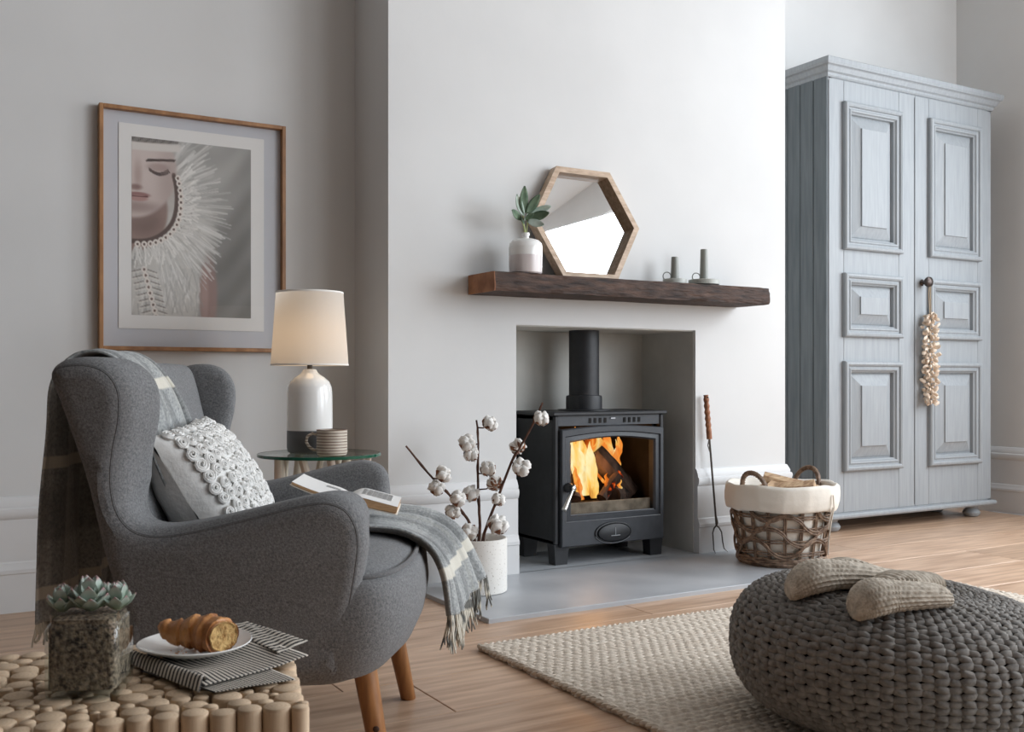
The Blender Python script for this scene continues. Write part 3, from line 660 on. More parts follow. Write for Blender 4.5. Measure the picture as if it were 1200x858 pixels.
NX, NZ = 150, 216
def paint_print():
    x = np.linspace(0, 1, NX + 1)[:, None] * np.ones((1, NZ + 1)); y = np.linspace(0, 1, NZ + 1)[None, :] * np.ones((NX + 1, 1))   # y down
    a = 1.28; Y = y * a                        # same unit both ways
    rng = np.random.RandomState(4)
    def sm(e0, e1, v): t = np.clip((v - e0) / (e1 - e0), 0, 1); return t * t * (3 - 2 * t)
    C = np.zeros((NX + 1, NZ + 1, 3)); bgc = 168 - 34 * sm(.25, 1.1, Y) - 20 * sm(.55, 1, x) + 10 * np.sin(x * 9 + Y * 5) * sm(.4, .9, x) + 6 * np.sin(Y * 23 + 4 * np.sin(x * 7))
    for k, dlt in enumerate((2, 0, -4)): C[..., k] = bgc + dlt
    def blend(mask, c):
        for k in range(3): C[..., k] = C[..., k] * (1 - mask) + np.asarray(c[k]) * mask
    def ell(cx, cy, rx, ry, soft=.06): d = np.sqrt(((x - cx) / rx) ** 2 + ((Y - cy) / ry) ** 2); return 1 - sm(1 - soft, 1 + soft, d)
    def stroke(x0, y0, x1, y1, w, c, o=1.0):
        dx, dy = x1 - x0, y1 - y0; t = np.clip(((x - x0) * dx + (Y - y0) * dy) / (dx * dx + dy * dy + 1e-9), 0, 1)
        d = np.hypot(x - x0 - t * dx, Y - y0 - t * dy); blend(o * (1 - sm(w * .5, w, d)), c)
    # shoulder, soft feathers
    blend(ell(.26, 1.12, .33, .30, .2), (196, 192, 186)); blend(ell(.36, .62, .30, .40, .25) * .9, (202, 199, 193))
    # arm
    blend(ell(.63, 1.12, .075, .28, .25), (150, 126, 120)); blend(ell(.60, 1.14, .03, .22, .5) * .6, (176, 150, 142))
    for i in range(260):
        th = rng.uniform(-1.1, 1.25); r0 = rng.uniform(.30, .52); r1 = r0 + rng.uniform(.10, .26); cx, cy = .10, .52
        g = rng.uniform(168, 236); stroke(cx + r0 * np.cos(th), cy + r0 * np.sin(th) * 1.05, cx + r1 * np.cos(th + rng.uniform(-.1, .15)), cy + r1 * np.sin(th) * 1.05 + .03, rng.uniform(.004, .011), (g, g - 2, g - 6), .55)
    for i in range(120):
        sx = rng.uniform(.0, .55); g = rng.uniform(150, 230); y0 = rng.uniform(.92, 1.2); stroke(sx, y0, sx + rng.uniform(-.04, .04), y0 + rng.uniform(.05, .14), .008, (g, g - 3, g - 7), .5)
    # neck and face
    blend(ell(.02, .52, .27, .30, .06), (150, 128, 120)); blend(ell(.10, .60, .14, .10, .6) * .5, (104, 84, 78))
    blend(ell(.0, .22, .36, .36, .05), (196, 180, 174)); blend(ell(.02, .20, .22, .30, .6) * .6, (212, 198, 192)); blend(ell(.30, .30, .08, .18, .8) * .35, (150, 132, 126))
    blend(ell(.0, .50, .22, .04, .8) * .5, (120, 98, 92))
    # headband
    blend((1 - sm(.028, .045, Y + .12 * x * x)) * (1 - sm(.36, .40, x)), (96, 90, 86)); blend(sm(.03, .045, Y + .1 * x * x) * (1 - sm(.085, .10, Y + .1 * x * x)) * (1 - sm(.38, .41, x)), (214, 208, 202))
    for i in range(26): stroke(i * .015, .0, i * .015 + .006, .035, .004, (200, 194, 188), .6)
    # brow, lashes, nose, lips
    for i in range(18):
        t = i / 17; stroke(.12 + .22 * t, .165 - .025 * t + .012 * t * t, .135 + .22 * t, .155 - .02 * t, .010 * (1 - .5 * t), (62, 50, 46), .8)
    for i in range(16):
        t = i / 15; yy = .215 + .028 * np.sin(np.pi * t); stroke(.14 + .15 * t, yy, .145 + .16 * t, yy + .02, .006, (58, 46, 44), .8)
    blend(ell(.21, .205, .085, .03, .5) * .5, (150, 126, 120)); blend(ell(.05, .27, .03, .09, .8) * .45, (150, 124, 116)); blend(ell(.03, .36, .05, .02, .6) * .7, (118, 90, 84))
    blend(ell(.05, .415, .095, .020, .3), (150, 112, 108)); blend(ell(.05, .44, .08, .020, .3), (176, 140, 134)); stroke(.0, .428, .13, .424, .005, (90, 52, 52), .9)
    # crocheted ruff: rings along a curve and radiating loops
    pts = [(.375, .27), (.395, .36), (.40, .45), (.39, .54), (.36, .62), (.30, .69), (.22, .74), (.13, .765), (.03, .77)]
    path = crom(pts, 34)
    for i in range(33):
        stroke(path[i][0] - .035, path[i][1] - .02, path[i + 1][0] - .035, path[i + 1][1] - .02, .022, (92, 76, 70), .8)
    for i in range(34):
        px, py = path[i]; nx_, ny_ = px - .06, py - .42; ln = np.hypot(nx_, ny_); nx_ /= ln; ny_ /= ln
        for j in range(4):
            aa = rng.uniform(-.5, .5); l_ = rng.uniform(.09, .17); ca, sa = np.cos(aa), np.sin(aa); vx, vy = nx_ * ca - ny_ * sa, nx_ * sa + ny_ * ca
            if j < 2: stroke(px + nx_ * .03, py + ny_ * .03, px + vx * l_ * .7, py + vy * l_ * .7, .007, (96, 88, 82), .55)
            g = rng.uniform(205, 238); stroke(px + nx_ * .02, py + ny_ * .02, px + vx * l_, py + vy * l_, .008, (g, g - 3, g - 8), .8)
    for i in range(0, 34, 2):
        px, py = path[i]; d = np.hypot(x - px, Y - py); blend(1 - sm(.020, .026, d), (226, 218, 210)); blend(1 - sm(.008, .012, d), (110, 92, 84))
    for i in range(9):
        py = .95 + i * .042; px = .10 + .012 * i; d = np.hypot(x - px, Y - py); blend(1 - sm(.020, .026, d), (222, 214, 206)); blend(1 - sm(.008, .012, d), (120, 102, 94))
        for s in (-1, 1): stroke(px + s * .03, py, px + s * .10, py + .02, .007, (104, 96, 90), .5); stroke(px + s * .03, py + .015, px + s * .11, py + .03, .007, (220, 214, 206), .6)
    return np.clip(C, 0, 255)
C = paint_print()
px0, px1, pz0, pz1 = -.222, .205, -.304, .330
q = MB(); q.grid(lambda a, b_: Vector((px0 + (px1 - px0) * a, -.0150, pz1 + (pz0 - pz1) * b_)), NX, NZ)
po = q.build('portrait_print', M['paper'], P, smooth=False, fix=False)
ca = po.data.color_attributes.new('print', 'FLOAT_COLOR', 'POINT')
lin = np.where(C / 255 <= .04045, C / 255 / 12.92, ((C / 255 + .055) / 1.055) ** 2.4)
ca.data.foreach_set('color', np.concatenate([lin, np.ones((NX + 1, NZ + 1, 1))], 2).astype(np.float32).ravel())
mp_ = pm('printed_photo', (1, 1, 1, 1), rough=.7); n_, l_, b_ = nodes(mp_); at = n_.new('ShaderNodeAttribute'); at.attribute_name = 'print'; l_.new(at.outputs['Color'], b_.inputs['Base Color'])
po.data.materials.clear(); po.data.materials.append(mp_)
q = MB().box(-fw + .013, fw - .013, -.026, -.024, -fh + .013, fh - .013); q.build('glass', M['glass'], P, smooth=False)

# ------------------------------------------------------------------ glass-topped side table, lamp, mug
tc_ = cw(-.658, 3.5, 0)
ST = thing('side_table', 'round glass side table on pale driftwood legs in the alcove', 'side table', (tc_.x, tc_.y, 0))
MB().lathe([(.0, .522), (.206, .522), (.206, .532), (.0, .532)], 64, caps=False).build('glass_top', M['tableglass'], ST)
MB().lathe([(.2062, .5215), (.2086, .523), (.2086, .531), (.2062, .5325)], 64, caps=False).build('glass_edge', M['glassedge'], ST)
rr = random.Random(8)
for k in range(11):
    a = 2 * math.pi * k / 11 + rr.uniform(-.15, .15); b2 = a + rr.choice((-1, 1)) * rr.uniform(.5, 1.0); r0, r1 = rr.uniform(.13, .17), rr.uniform(.12, .165)
    A = Vector((r1 * math.cos(b2), r1 * math.sin(b2), .0)); B = Vector((r0 * math.cos(a), r0 * math.sin(a), .521))
    q = MB(); P_ = [A.lerp(B, t / 8) + Vector((noise.noise(Vector((k, t * .5, 0))) * .02, noise.noise(Vector((k, t * .5, 9))) * .02, 0)) * math.sin(math.pi * t / 8) for t in range(9)]
    w = rr.uniform(.011, .018); q.tube(P_, [w * (1.1 - .2 * t / 8) for t in range(9)], 9); q.build('branch_leg', M['branch'], ST)
lp = cw((363 - 600) / F * 3.5, 3.50, .5325)
LA = thing('table_lamp', 'white ceramic table lamp with a grey base, lit under a white shade', 'lamp', tuple(lp))
MB().lathe([(.0, .0), (.066, .0), (.074, .006), (.077, .02), (.077, .078)], 40).build('grey_base', M['ceramicgrey'], LA)
MB().lathe([(.077, .078), (.0775, .10), (.0765, .20), (.074, .225), (.066, .244), (.050, .258), (.034, .268), (.026, .276), (.022, .286), (.0, .287)], 40, caps=False).build('white_body', M['ceramic'], LA)
MB().tube([(0, 0, .285), (0, 0, .335)], .009, 12).build('lamp_holder', M['steel'], LA)
lm = bpy.data.materials.new('lit_linen_shade'); lm.use_nodes = True; N = lm.node_tree.nodes; L = lm.node_tree.links; N.clear()
o_ = N.new('ShaderNodeOutputMaterial'); mx = N.new('ShaderNodeMixShader'); df = N.new('ShaderNodeBsdfDiffuse'); tl = N.new('ShaderNodeBsdfTranslucent')
df.inputs[0].default_value = rgb(238, 234, 228); tl.inputs[0].default_value = rgb(246, 238, 226); mx.inputs[0].default_value = .55
L.new(df.outputs[0], mx.inputs[1]); L.new(tl.outputs[0], mx.inputs[2]); L.new(mx.outputs[0], o_.inputs[0])
MB().lathe([(.131, .300), (.1135, .548)], 56, caps=False).build('lamp_shade', lm, LA)
q = MB(); q.lathe([(.1312, .2985), (.1322, .3), (.1316, .304), (.1300, .304), (.1298, .299)], 56, caps=False); q.build('shade_trim', M['linen'], LA)
q = MB(); q.lathe([(.1139, .544), (.1144, .548), (.1134, .550), (.1122, .548)], 56, caps=False); q.build('shade_trim', M['linen'], LA)
q = MB(); q.lathe([(.0, .332), (.012, .336), (.016, .352), (.030, .385), (.032, .41), (.022, .432), (.0, .440)], 20, caps=False)
bm_ = emis('lamp_bulb_glow', [(.0, (1, .66, .36, 1)), (1, (1, .66, .36, 1))], 4, 1, (1, 1, 1)); q.build('bulb', bm_, LA)
ll = bpy.data.lights.new('lamp_bulb_light', 'POINT'); ll.energy = 1.15; ll.color = (1, .76, .54); ll.shadow_soft_size = .034
lo_ = bpy.data.objects.new('lamp_bulb_light', ll); col.objects.link(lo_); lo_.location = (lp.x, lp.y, lp.z + .40)

mg = cw((389 - 600) / F * 3.37, 3.37, .5327)
MG = thing('striped_mug', 'small beige mug with brown ribs beside the lamp', 'mug', tuple(mg), R(-30.5))
prof = [(.0, .0), (.040, .0), (.047, .003), (.050, .010)]
for i in range(7): z = .016 + i * .0095; prof += [(.0505, z), (.0505, z + .006), (.0494, z + .0068), (.0494, z + .0088)]
prof += [(.0512, .086), (.0495, .0865), (.048, .084), (.046, .012), (.0, .010)]
stripe = bpy.data.materials.new('ribbed_beige_glaze'); stripe.use_nodes = True; n_, l_, b_ = nodes(stripe); b_.inputs['Roughness'].default_value = .4
tcn = n_.new('ShaderNodeTexCoord'); sx = n_.new('ShaderNodeSeparateXYZ'); mm = n_.new('ShaderNodeMath'); mm.operation = 'MULTIPLY_ADD'; mm.inputs[1].default_value = 1 / .0095; mm.inputs[2].default_value = .18
fr = n_.new('ShaderNodeMath'); fr.operation = 'FRACT'; cr = n_.new('ShaderNodeValToRGB'); cr.color_ramp.interpolation = 'CONSTANT'; cr.color_ramp.elements[0].color = rgb(122, 100, 86); cr.color_ramp.elements[1].position = .28; cr.color_ramp.elements[1].color = rgb(206, 196, 182)
l_.new(tcn.outputs['Object'], sx.inputs[0]); l_.new(sx.outputs['Z'], mm.inputs[0]); l_.new(mm.outputs[0], fr.inputs[0]); l_.new(fr.outputs[0], cr.inputs[0]); l_.new(cr.outputs[0], b_.inputs['Base Color'])
MB().lathe(prof, 36, caps=False).build('cup', stripe, MG)
q = MB(); q.tube([(-.046, -.012, .070), (-.062, -.014, .074), (-.078, -.016, .064), (-.081, -.017, .046), (-.072, -.016, .030), (-.058, -.014, .020), (-.046, -.012, .020)], .0048, 8); q.build('handle', stripe, MG)

# ------------------------------------------------------------------ stoneware pot with cotton stems
vb = cw(-.1225, 3.72, .016)
PT = thing('stoneware_pot', 'white speckled cylinder pot on the left end of the hearth', 'pot', tuple(vb))
MB().lathe([(.0, .0), (.098, .0), (.104, .004), (.105, .012), (.105, .188), (.104, .194), (.100, .195), (.096, .190), (.095, .02), (.0, .018)], 56, caps=False).build('pot', M['speck'], PT)
def stem_thing(px, zz, label, twigs, bolls, base):
    pts = [pz(u, v, z) for (u, v), z in zip(px, zz)]; pts.append(base)
    T = thing('cotton_stem', label, 'cotton branch', tuple(base), 0, 'cotton branches in the stoneware pot')
    sm_ = [Vector(p) for p in crom([tuple(p - base) for p in pts], 26)]
    q = MB(); n = len(sm_); q.tube([p + Vector((noise.noise(p * 30), noise.noise(p * 30 + Vector((5, 5, 5))), 0)) * .003 for p in sm_], [.0034 + .0030 * i / n + (.0014 if i % 6 == 3 else 0) for i in range(n)], 7)
    for (u, v, z, s, face) in bolls:
        c = pz(u, v, z) - base; near = min(sm_, key=lambda p: (p - c).length + .25 * max(0, p.z - c.z + .02))
        mid = near.lerp(c, .5) + Vector((0, 0, -.008)); q.tube([near, mid, c.lerp(near, .2)], [.0028, .0024, .0026], 6)
    q.build('twig', M['bark'], T)
    rr = random.Random(int(px[0][0]))
    for i, (u, v, z, s, face) in enumerate(bolls):
        c = pz(u, v, z) - base; near = min(sm_, key=lambda p: (p - c).length)
        ax = Vector((rr.uniform(-.3, .3), -.55 if face > 0 else .75, .50 + rr.uniform(-.3, .3))).normalized()
        rotm = ax.to_track_quat('Z', 'Y').to_matrix().to_4x4() @ Matrix.Rotation(rr.uniform(0, 6), 4, 'Z')
        q = MB(); s_ = s * 1.13
        for k in range(4):
            a = math.pi / 2 * k + .2; q.blob(c + rotm.to_3x3() @ Vector((math.cos(a) * .48, math.sin(a) * .48, .12)) * s_, s_ * .57, s_ * .57, s_ * .74, 12, 9, rotm, .45, i * 9 + k)
        bo = q.build('cotton_boll', M['cotton'], T, angle=80)
        q = MB()
        for k in range(5):
            a = 2 * math.pi * k / 5 + .4
            def fn(p, w, a=a):
                lat = (w - .5) * .75 * math.sin(math.pi * (.12 + .86 * p)) ; rad = .22 + .80 * math.sin(p * 1.7); up = -.62 + .95 * p * p
                return c + rotm.to_3x3() @ Vector((math.cos(a) * rad - math.sin(a) * lat, math.sin(a) * rad + math.cos(a) * lat, up)) * s_
            q.grid(fn, 5, 2)
        ho = q.build('husk', M['husk'], bo); solid(ho, .001)
b0 = vb + Vector((0, 0, .020))
stem_thing([(475.7, 522.8), (507, 560.6), (526.4, 580), (542, 601), (552.6, 620)], [3.62, 3.66, 3.69, 3.71, 3.71], 'cotton branch leaning far left over the chair, tip bare', 0,
           [(519, 556, 3.62, .026, 1), (511.5, 572, 3.66, .026, 1), (536, 585, 3.64, .026, 1), (531, 600, 3.66, .025, 1), (550, 624, 3.66, .028, 1)], b0 + Vector((.03, .02, 0)))
stem_thing([(558.5, 492.4), (560.6, 520), (560, 555), (561, 587), (562, 625)], [3.74, 3.74, 3.73, 3.73, 3.73], 'upright cotton branch in the middle of the pot', 0,
           [(573.6, 497, 3.74, .026, 1), (547, 519, 3.70, .027, 1), (552, 533, 3.71, .024, 1), (571.8, 550, 3.71, .026, 1), (551.6, 579, 3.72, .027, 1), (580, 567, 3.70, .026, -1)], b0 + Vector((-.01, .03, 0)))
stem_thing([(635.8, 472), (619, 508), (599.8, 541), (582, 587), (568, 625)], [3.62, 3.65, 3.67, 3.70, 3.70], 'tallest cotton branch leaning right towards the stove', 0,
           [(634, 491, 3.60, .025, 1), (607, 524, 3.68, .026, -1), (611, 548, 3.64, .029, 1), (584, 586, 3.68, .022, 1), (583, 616, 3.66, .032, 1)], b0 + Vector((-.04, -.02, 0)))

# ------------------------------------------------------------------ rattan basket with liner and firewood
bc = Vector((3.175, 3.15, .016))
BK = thing('log_basket', 'round openwork rattan basket with a cream cloth liner, on the hearth by the wardrobe', 'basket', tuple(bc), R(-30.5))
def rad(h): return .168 + .040 * (h / .3) ** .8
def bp(a, h, dr=0): r_ = rad(h) + dr; return Vector((r_ * math.cos(a), r_ * math.sin(a), h))
q = MB(); ns = 18
for k in range(ns):
    a = 2 * math.pi * k / ns
    for da in (-.02, .02): q.tube([bp(a + da, .004), bp(a + da, .1), bp(a + da, .2), bp(a + da, .30)], .0040, 6)
rings_h = [.058, .108, .158, .208, .256]
for h in rings_h:
    for dh in (-.005, .005):
        n = 80; pts = [bp(2 * math.pi * i / n, h + dh, .004 * math.cos(ns / 2 * 2 * math.pi * i / n) + .003) for i in range(n)]
        rr_ = [[p + (p - Vector((0, 0, p.z))).normalized() * .0036 * math.cos(t) + Vector((0, 0, .0036 * math.sin(t))) for t in [2 * math.pi * j / 6 for j in range(6)]] for p in pts]
        q.loft(rr_, True, False, True)
for ci, hmid in enumerate((.080, .130, .180, .230)):
    for ph_ in ((0,) if ci % 2 else (math.pi,)):
        for dh in (-.005, .005):
            n = 160; pts = []
            for i in range(n):
                a = 2 * math.pi * i / n; s = math.sin(a * ns / 4 + ph_ + ci * math.pi / 2); s = math.copysign(abs(s) ** .75, s)
                pts.append(bp(a, hmid + .036 * s + dh, .009 + .003 * math.cos(a * ns / 2)))
            rr_ = []
            for i, p in enumerate(pts):
                t_ = (pts[(i + 1) % n] - pts[i - 1]).normalized(); o1 = Vector((p.x, p.y, 0)).normalized(); o2 = t_.cross(o1)
                rr_.append([p + o1 * .0046 * math.cos(t) + o2 * .0046 * math.sin(t) for t in [2 * math.pi * j / 6 for j in range(6)]])
            q.loft(rr_, True, False, True)
stuff(q.build('weave', M['rattan'], BK))
q = MB()
for lvl, (h, dr) in enumerate(((.006, .002), (.015, .007), (.024, .006), (.033, .004))):
    n = 90
    pts = [bp(2 * math.pi * i / n, h + .003 * math.sin(i * .9 + lvl * 2), dr + .003 * math.sin(i * .9 + lvl)) for i in range(n)]
    q.loft([[p + Vector((p.x, p.y, 0)).normalized() * .0068 * math.cos(t) + Vector((0, 0, .0068 * math.sin(t))) for t in [2 * math.pi * j / 6 for j in range(6)]] for p in pts], True, False, True)
q.build('base_rim', M['rattan'], BK)
q = MB().lathe([(0, .004), (.166, .004), (.166, .012), (0, .012)], 32, caps=False); q.build('base', M['rattan'], BK)
# the liner: inside cloth, folded over the rim
LH = .325
def liner(a, b_):
    th = 2 * math.pi * a; P = [(-.012, .02), (-.010, .10), (-.009, .20), (-.008, .30), (-.002, .328), (.012, .335), (.022, .325), (.026, .30), (.028, .265), (.024, .232), (.017, .228)]
    t = b_ * (len(P) - 1); i = min(int(t), len(P) - 2); f = t - i
    dr = P[i][0] * (1 - f) + P[i + 1][0] * f; h = P[i][1] * (1 - f) + P[i + 1][1] * f
    w = noise.noise(Vector((math.cos(th) * 3, math.sin(th) * 3, h * 5))) ; w2 = noise.noise(Vector((math.cos(th) * 11, math.sin(th) * 11, h * 9)))
    k = 1 if i >= 4 else .35
    sag = .012 * noise.noise(Vector((math.cos(th) * 2, math.sin(th) * 2, 3))) * (1 if i >= 3 else 0)
    return bp(th, min(max(h, 0), .34), dr + k * (.006 * w + .004 * w2)) * 1.0 + Vector((0, 0, sag + (h - min(max(h, 0), .34))))
q = MB(); q.grid(liner, 96, 30); q.build('liner', M['liner'], BK, angle=80)
q = MB().lathe([(0, .03), (.152, .03)], 32, caps=False); q.build('liner_floor', M['liner'], BK)
for sgn in (-1, 1):
    q = MB(); pts = []
    for i in range(25):
        t = i / 24; a = math.pi * t; pts.append((sgn * (rad(.3) - .016) + sgn * .03 * math.sin(a), -.048 * math.cos(a) + .0, .30 + .085 * math.sin(a) ** .8))
    hr = Matrix.Rotation(R(40), 4, 'Z')
    pts = [hr @ Vector((x * .93, yy * 1.25, z)) for x, yy, z in pts]
    q.tube(pts, .0085, 8)
    for ph_ in (0, 2.1, 4.2):
        tw = []
        for i in range(49):
            t = i / 48 * 24; k = min(int(t), 23); p = Vector(pts[k]).lerp(Vector(pts[k + 1]), t - k); an = i * .75 + ph_
            tw.append(p + Vector((math.cos(an) * .0075, 0, math.sin(an) * .0075)))
        q.tube(tw, .0042, 5)
    q.build('handle', M['rattan'], BK)
q = MB(); a = R(-48); q.tube([bp(a, .30, .035), bp(a + .02, .25, .042), bp(a + .08, .2, .03), bp(a + .05, .12, .03), bp(a + .12, .05, .03)], [.006, .005, .007, .006, .004], 6, flat=.4); q.tube([bp(a, .25, .04), bp(a - .03, .21, .036), bp(a - .0, .16, .03)], .005, 6, flat=.5); q.build('liner_tie', M['liner'], BK)
def wood(c, yaw, pitch, ln, w, h, label, sd):
    T = thing('firewood', label, 'firewood', tuple(bc + Vector(c)), 0, 'split logs in the rattan basket'); rr = random.Random(sd)
    mt = Matrix.Rotation(yaw, 4, 'Z') @ Matrix.Rotation(-pitch, 4, 'Y')
    q = MB(); rings = []
    for i in range(7):
        x = (i / 6 - .5) * ln; s = 1 + .08 * noise.noise(Vector((x * 8, sd, 0)))
        rings.append([mt @ Vector((x, w * py * s, h * pz_ * s + .006 * noise.noise(Vector((x * 9, py, sd))))) for py, pz_ in ((-.5, -.35), (.45, -.4), (.5, .1), (.1, .5), (-.4, .25))])
    q.loft(rings); q.build('split_wood', M['logside'], T, smooth=False)
    q = MB(); q.loft([[r[1] * 1.01, r[2] * 1.01, (r[2] + r[1]) * .5 + (mt.to_3x3() @ Vector((0, w * .06, 0)))] for r in rings]); q.build('bark', M['barkpale'], T, smooth=False)
wood((-.085, -.005, .288), R(25), R(14), .19, .075, .07, 'split log with its pale end up at the left of the basket', 1)
wood((.005, -.05, .302), R(-55), R(8), .20, .075, .075, 'thick split log in the middle of the basket, end towards us', 2)
wood((.055, -.005, .318), R(-42), R(-14), .24, .06, .06, 'long split log lying uppermost in the basket, bark showing', 3)
wood((.085, -.070, .288), R(-30), R(-5), .18, .06, .06, 'split log low at the right of the basket', 4)
wood((-.015, .06, .285), R(10), R(5), .22, .08, .08, 'split log at the back of the basket', 5)
# ------------------------------------------------------------------ armchair (local: x forward, y away from us, z up)
c0 = cw(-.60, 2.25, 0)
CH = thing('armchair', 'grey wool wing armchair with wooden legs, draped with a checked throw', 'armchair', (c0.x, c0.y, 0), R(-26.8))
def slab(outline, y0, y1, r, n=5, flare=None, xf=None):
    """pillow-edged slab: a closed (x, z) outline run from y0 to y1 with rounded borders"""
    P = [Vector((p[0], p[1])) for p in outline]; m = len(P)
    area_ = sum(P[i].x * P[(i + 1) % m].y - P[(i + 1) % m].x * P[i].y for i in range(m))
    sg = 1 if area_ > 0 else -1; N = []
    for i in range(m):
        t = (P[(i + 1) % m] - P[i - 1]).normalized(); N.append(Vector((-t.y, t.x)) * sg)
    rings = []
    for k in range(n + 1):
        a = math.pi / 2 * k / n; ins = r * (1 - math.sin(a)); rings.append((y0 + r * (1 - math.cos(a)), ins))
    for k in range(n + 1):
        a = math.pi / 2 * k / n; ins = r * (1 - math.cos(a)); rings.append((y1 - r * (1 - math.sin(a)), ins))
    out = []
    for yy, ins in rings:
        out.append([Vector((P[i].x + N[i].x * ins + (xf(yy, P[i].y) if xf else 0), yy + (flare(P[i].x, P[i].y) if flare else 0), P[i].y + N[i].y * ins)) for i in range(m)])
    return out, P, N
def capped(rings, P, N, r):
    q = MB(); q.loft(rings, True, False); m = len(P)
    tris = tessellate_polygon([[Vector((P[i].x + N[i].x * r, P[i].y + N[i].y * r, 0)) for i in range(m)]])
    q.f += [tuple(t) for t in tris] + [tuple(k + (len(rings) - 1) * m for k in t) for t in tris]
    return q
side_ctrl = [(-.10, .235), (-.128, .36), (-.160, .48), (-.196, .62), (-.232, .735), (-.248, .785), (-.236, .812), (-.200, .822), (-.158, .818), (-.126, .798), (-.108, .762), (-.108, .71), (-.120, .65), (-.124, .60), (-.117, .555), (-.095, .525), (-.055, .516), (.01, .525),
             (.10, .546), (.18, .566), (.235, .574), (.275, .562), (.300, .532), (.310, .49), (.306, .44), (.296, .38), (.282, .31), (.265, .245), (.22, .232), (.08, .232)]
side_pts = [tuple(p) for p in closed_crom(side_ctrl, 132)]
def flare_near(x, z): return -.020 * max(0, (z - .52) / .3) + .012 * max(0, (.45 - z) / .2)
def flare_far(x, z): return -flare_near(x, z)
for (ya, yb, fl_) in ((-.430, -.305, flare_near), (.305, .430, flare_far)):
    rings, P_, N_ = slab(side_pts, ya, yb, .036, 6, fl_, lambda yy, z: .036 * min(1, max(0, (.425 - abs(yy)) / .11)) * min(1, max(0, (z - .50) / .10)))
    sp = capped(rings, P_, N_, .036).build('wing_and_arm', M['wool'], CH, angle=60)
    # piping near the outer edge, from the back top over the wing, along the arm and down its front
    yo = ya if ya < 0 else yb; s = -1 if ya < 0 else 1
    q = MB(); pts = []
    for i, (x, z) in enumerate(side_pts):
        if i / 132 * 30 > 4.6 and i / 132 * 30 < 27.2:
            n = N_[i]; ins = .016
            pts.append(Vector((x + n.x * ins, yo - s * .0100 + fl_(x, z), z + n.y * ins)))
    q.tube(pts, .0046, 7); q.build('piping', M['piping'], sp)
back_ctrl = [(-.03, .25), (-.05, .40), (-.092, .50), (-.122, .60), (-.148, .70), (-.165, .77), (-.180, .808), (-.205, .820), (-.232, .812), (-.247, .78), (-.228, .72), (-.186, .575), (-.152, .45), (-.112, .25)]
rings, _, _ = slab([tuple(p) for p in closed_crom(back_ctrl, 70)], -.325, .325, .02, 3)
q = MB(); q.loft(rings, True, True); q.build('backrest', M['wool'], CH, angle=60)
# tub base below the seat and the seat itself
def plan(hw, x0, bulge, n=40):
    P = [(-.10, -hw)]
    for k in range(n + 1):
        a = -math.pi / 2 + math.pi * k / n; sa, ca = math.sin(a), math.cos(a)
        P.append((x0 + bulge * (abs(ca) ** .66), hw * math.copysign(abs(sa) ** .82, sa)))
    P.append((-.10, hw)); return P
q = MB(); rings = []
for (h, hw, x0, bl) in ((.210, .33, .17, .10), (.216, .37, .20, .120), (.232, .400, .225, .135), (.262, .414, .245, .145), (.30, .421, .258, .150), (.34, .423, .265, .150), (.38, .420, .266, .145), (.406, .413, .264, .138), (.416, .402, .258, .134)):
    rings.append([Vector((x, yy, h)) for x, yy in plan(hw, x0, bl)])
q.loft(rings, True, True); q.build('seat_base', M['wool'], CH, angle=60)
q = MB(); rings = []
for (h, hw, x0, bl) in ((.410, .395, .256, .132), (.424, .385, .250, .128), (.438, .34, .235, .112), (.448, .26, .20, .10), (.452, .16, .12, .07)):
    rings.append([Vector((x, min(max(yy, -.33), .33) if h > .43 else yy, h)) for x, yy in plan(hw, x0, bl)])
q.loft(rings, True, True); st = q.build('seat', M['wool'], CH, angle=60)
q = MB(); q.tube([Vector((x, yy, .4185)) for x, yy in plan(.400, .257, .135)[1:-1]], .0052, 7); q.build('piping', M['piping'], st)
for (tx, ty, bx, by) in ((.288, -.235, .332, -.262), (.315, .215, .362, .238), (-.03, -.25, -.10, -.29), (-.03, .25, -.10, .29)):
    q = MB(); A, B = Vector((tx, ty, .235)), Vector((bx, by, 0)); d_ = (A - B)
    rings = []
    for t, r_ in ((0, .0165), (.012, .0185), (.5, .0215), (1, .025)):
        c = B + d_ * t; rings.append([c + Vector((r_ * math.cos(a), r_ * math.sin(a), 0)) for a in [2 * math.pi * k / 20 for k in range(20)]])
    q.loft(rings); lg = q.build('leg', M['leg'], CH)
    if tx > 0 and ty < 0:
        q = MB(); q.blob(B + d_ * .42 + Vector((.004, -.0205, 0)), .0065, .0025, .0065, 10, 6); q.build('knot', M['knot'], lg)

# ------------------------------------------------------------------ checked wool throw
TH = thing('wool_throw', 'grey checked wool throw with cream stripes and fringed ends draped over the armchair', 'throw', (c0.x, c0.y, 0), R(-26.8))
sec = [(-.287, .325, -.335, .10), (-.286, .42, -.33, .11), (-.284, .55, -.33, .10), (-.280, .68, -.32, .07), (-.276, .76, -.325, .02), (-.264, .798, -.318, -.02), (-.238, .824, -.312, -.05), (-.200, .828, -.310, -.07), (-.165, .806, -.308, -.07),
       (-.140, .76, -.310, -.04), (-.124, .70, -.310, .03), (-.098, .61, -.300, .10), (-.068, .52, -.27, .18), (-.030, .466, -.25, .22), (.05, .458, -.21, .25), (.14, .459, -.17, .28), (.24, .457, -.125, .29), (.33, .448, -.09, .285), (.375, .434, -.085, .28), (.408, .410, -.088, .275), (.428, .37, -.096, .268), (.436, .325, -.104, .258), (.440, .288, -.110, .250)]
NS, NT = 150, 40
S_ = crom(sec, NS + 1); sl = [0.0]
for i in range(NS): sl.append(sl[-1] + math.hypot(S_[i + 1][0] - S_[i][0], S_[i + 1][1] - S_[i][1]))
SLEN = sl[-1]
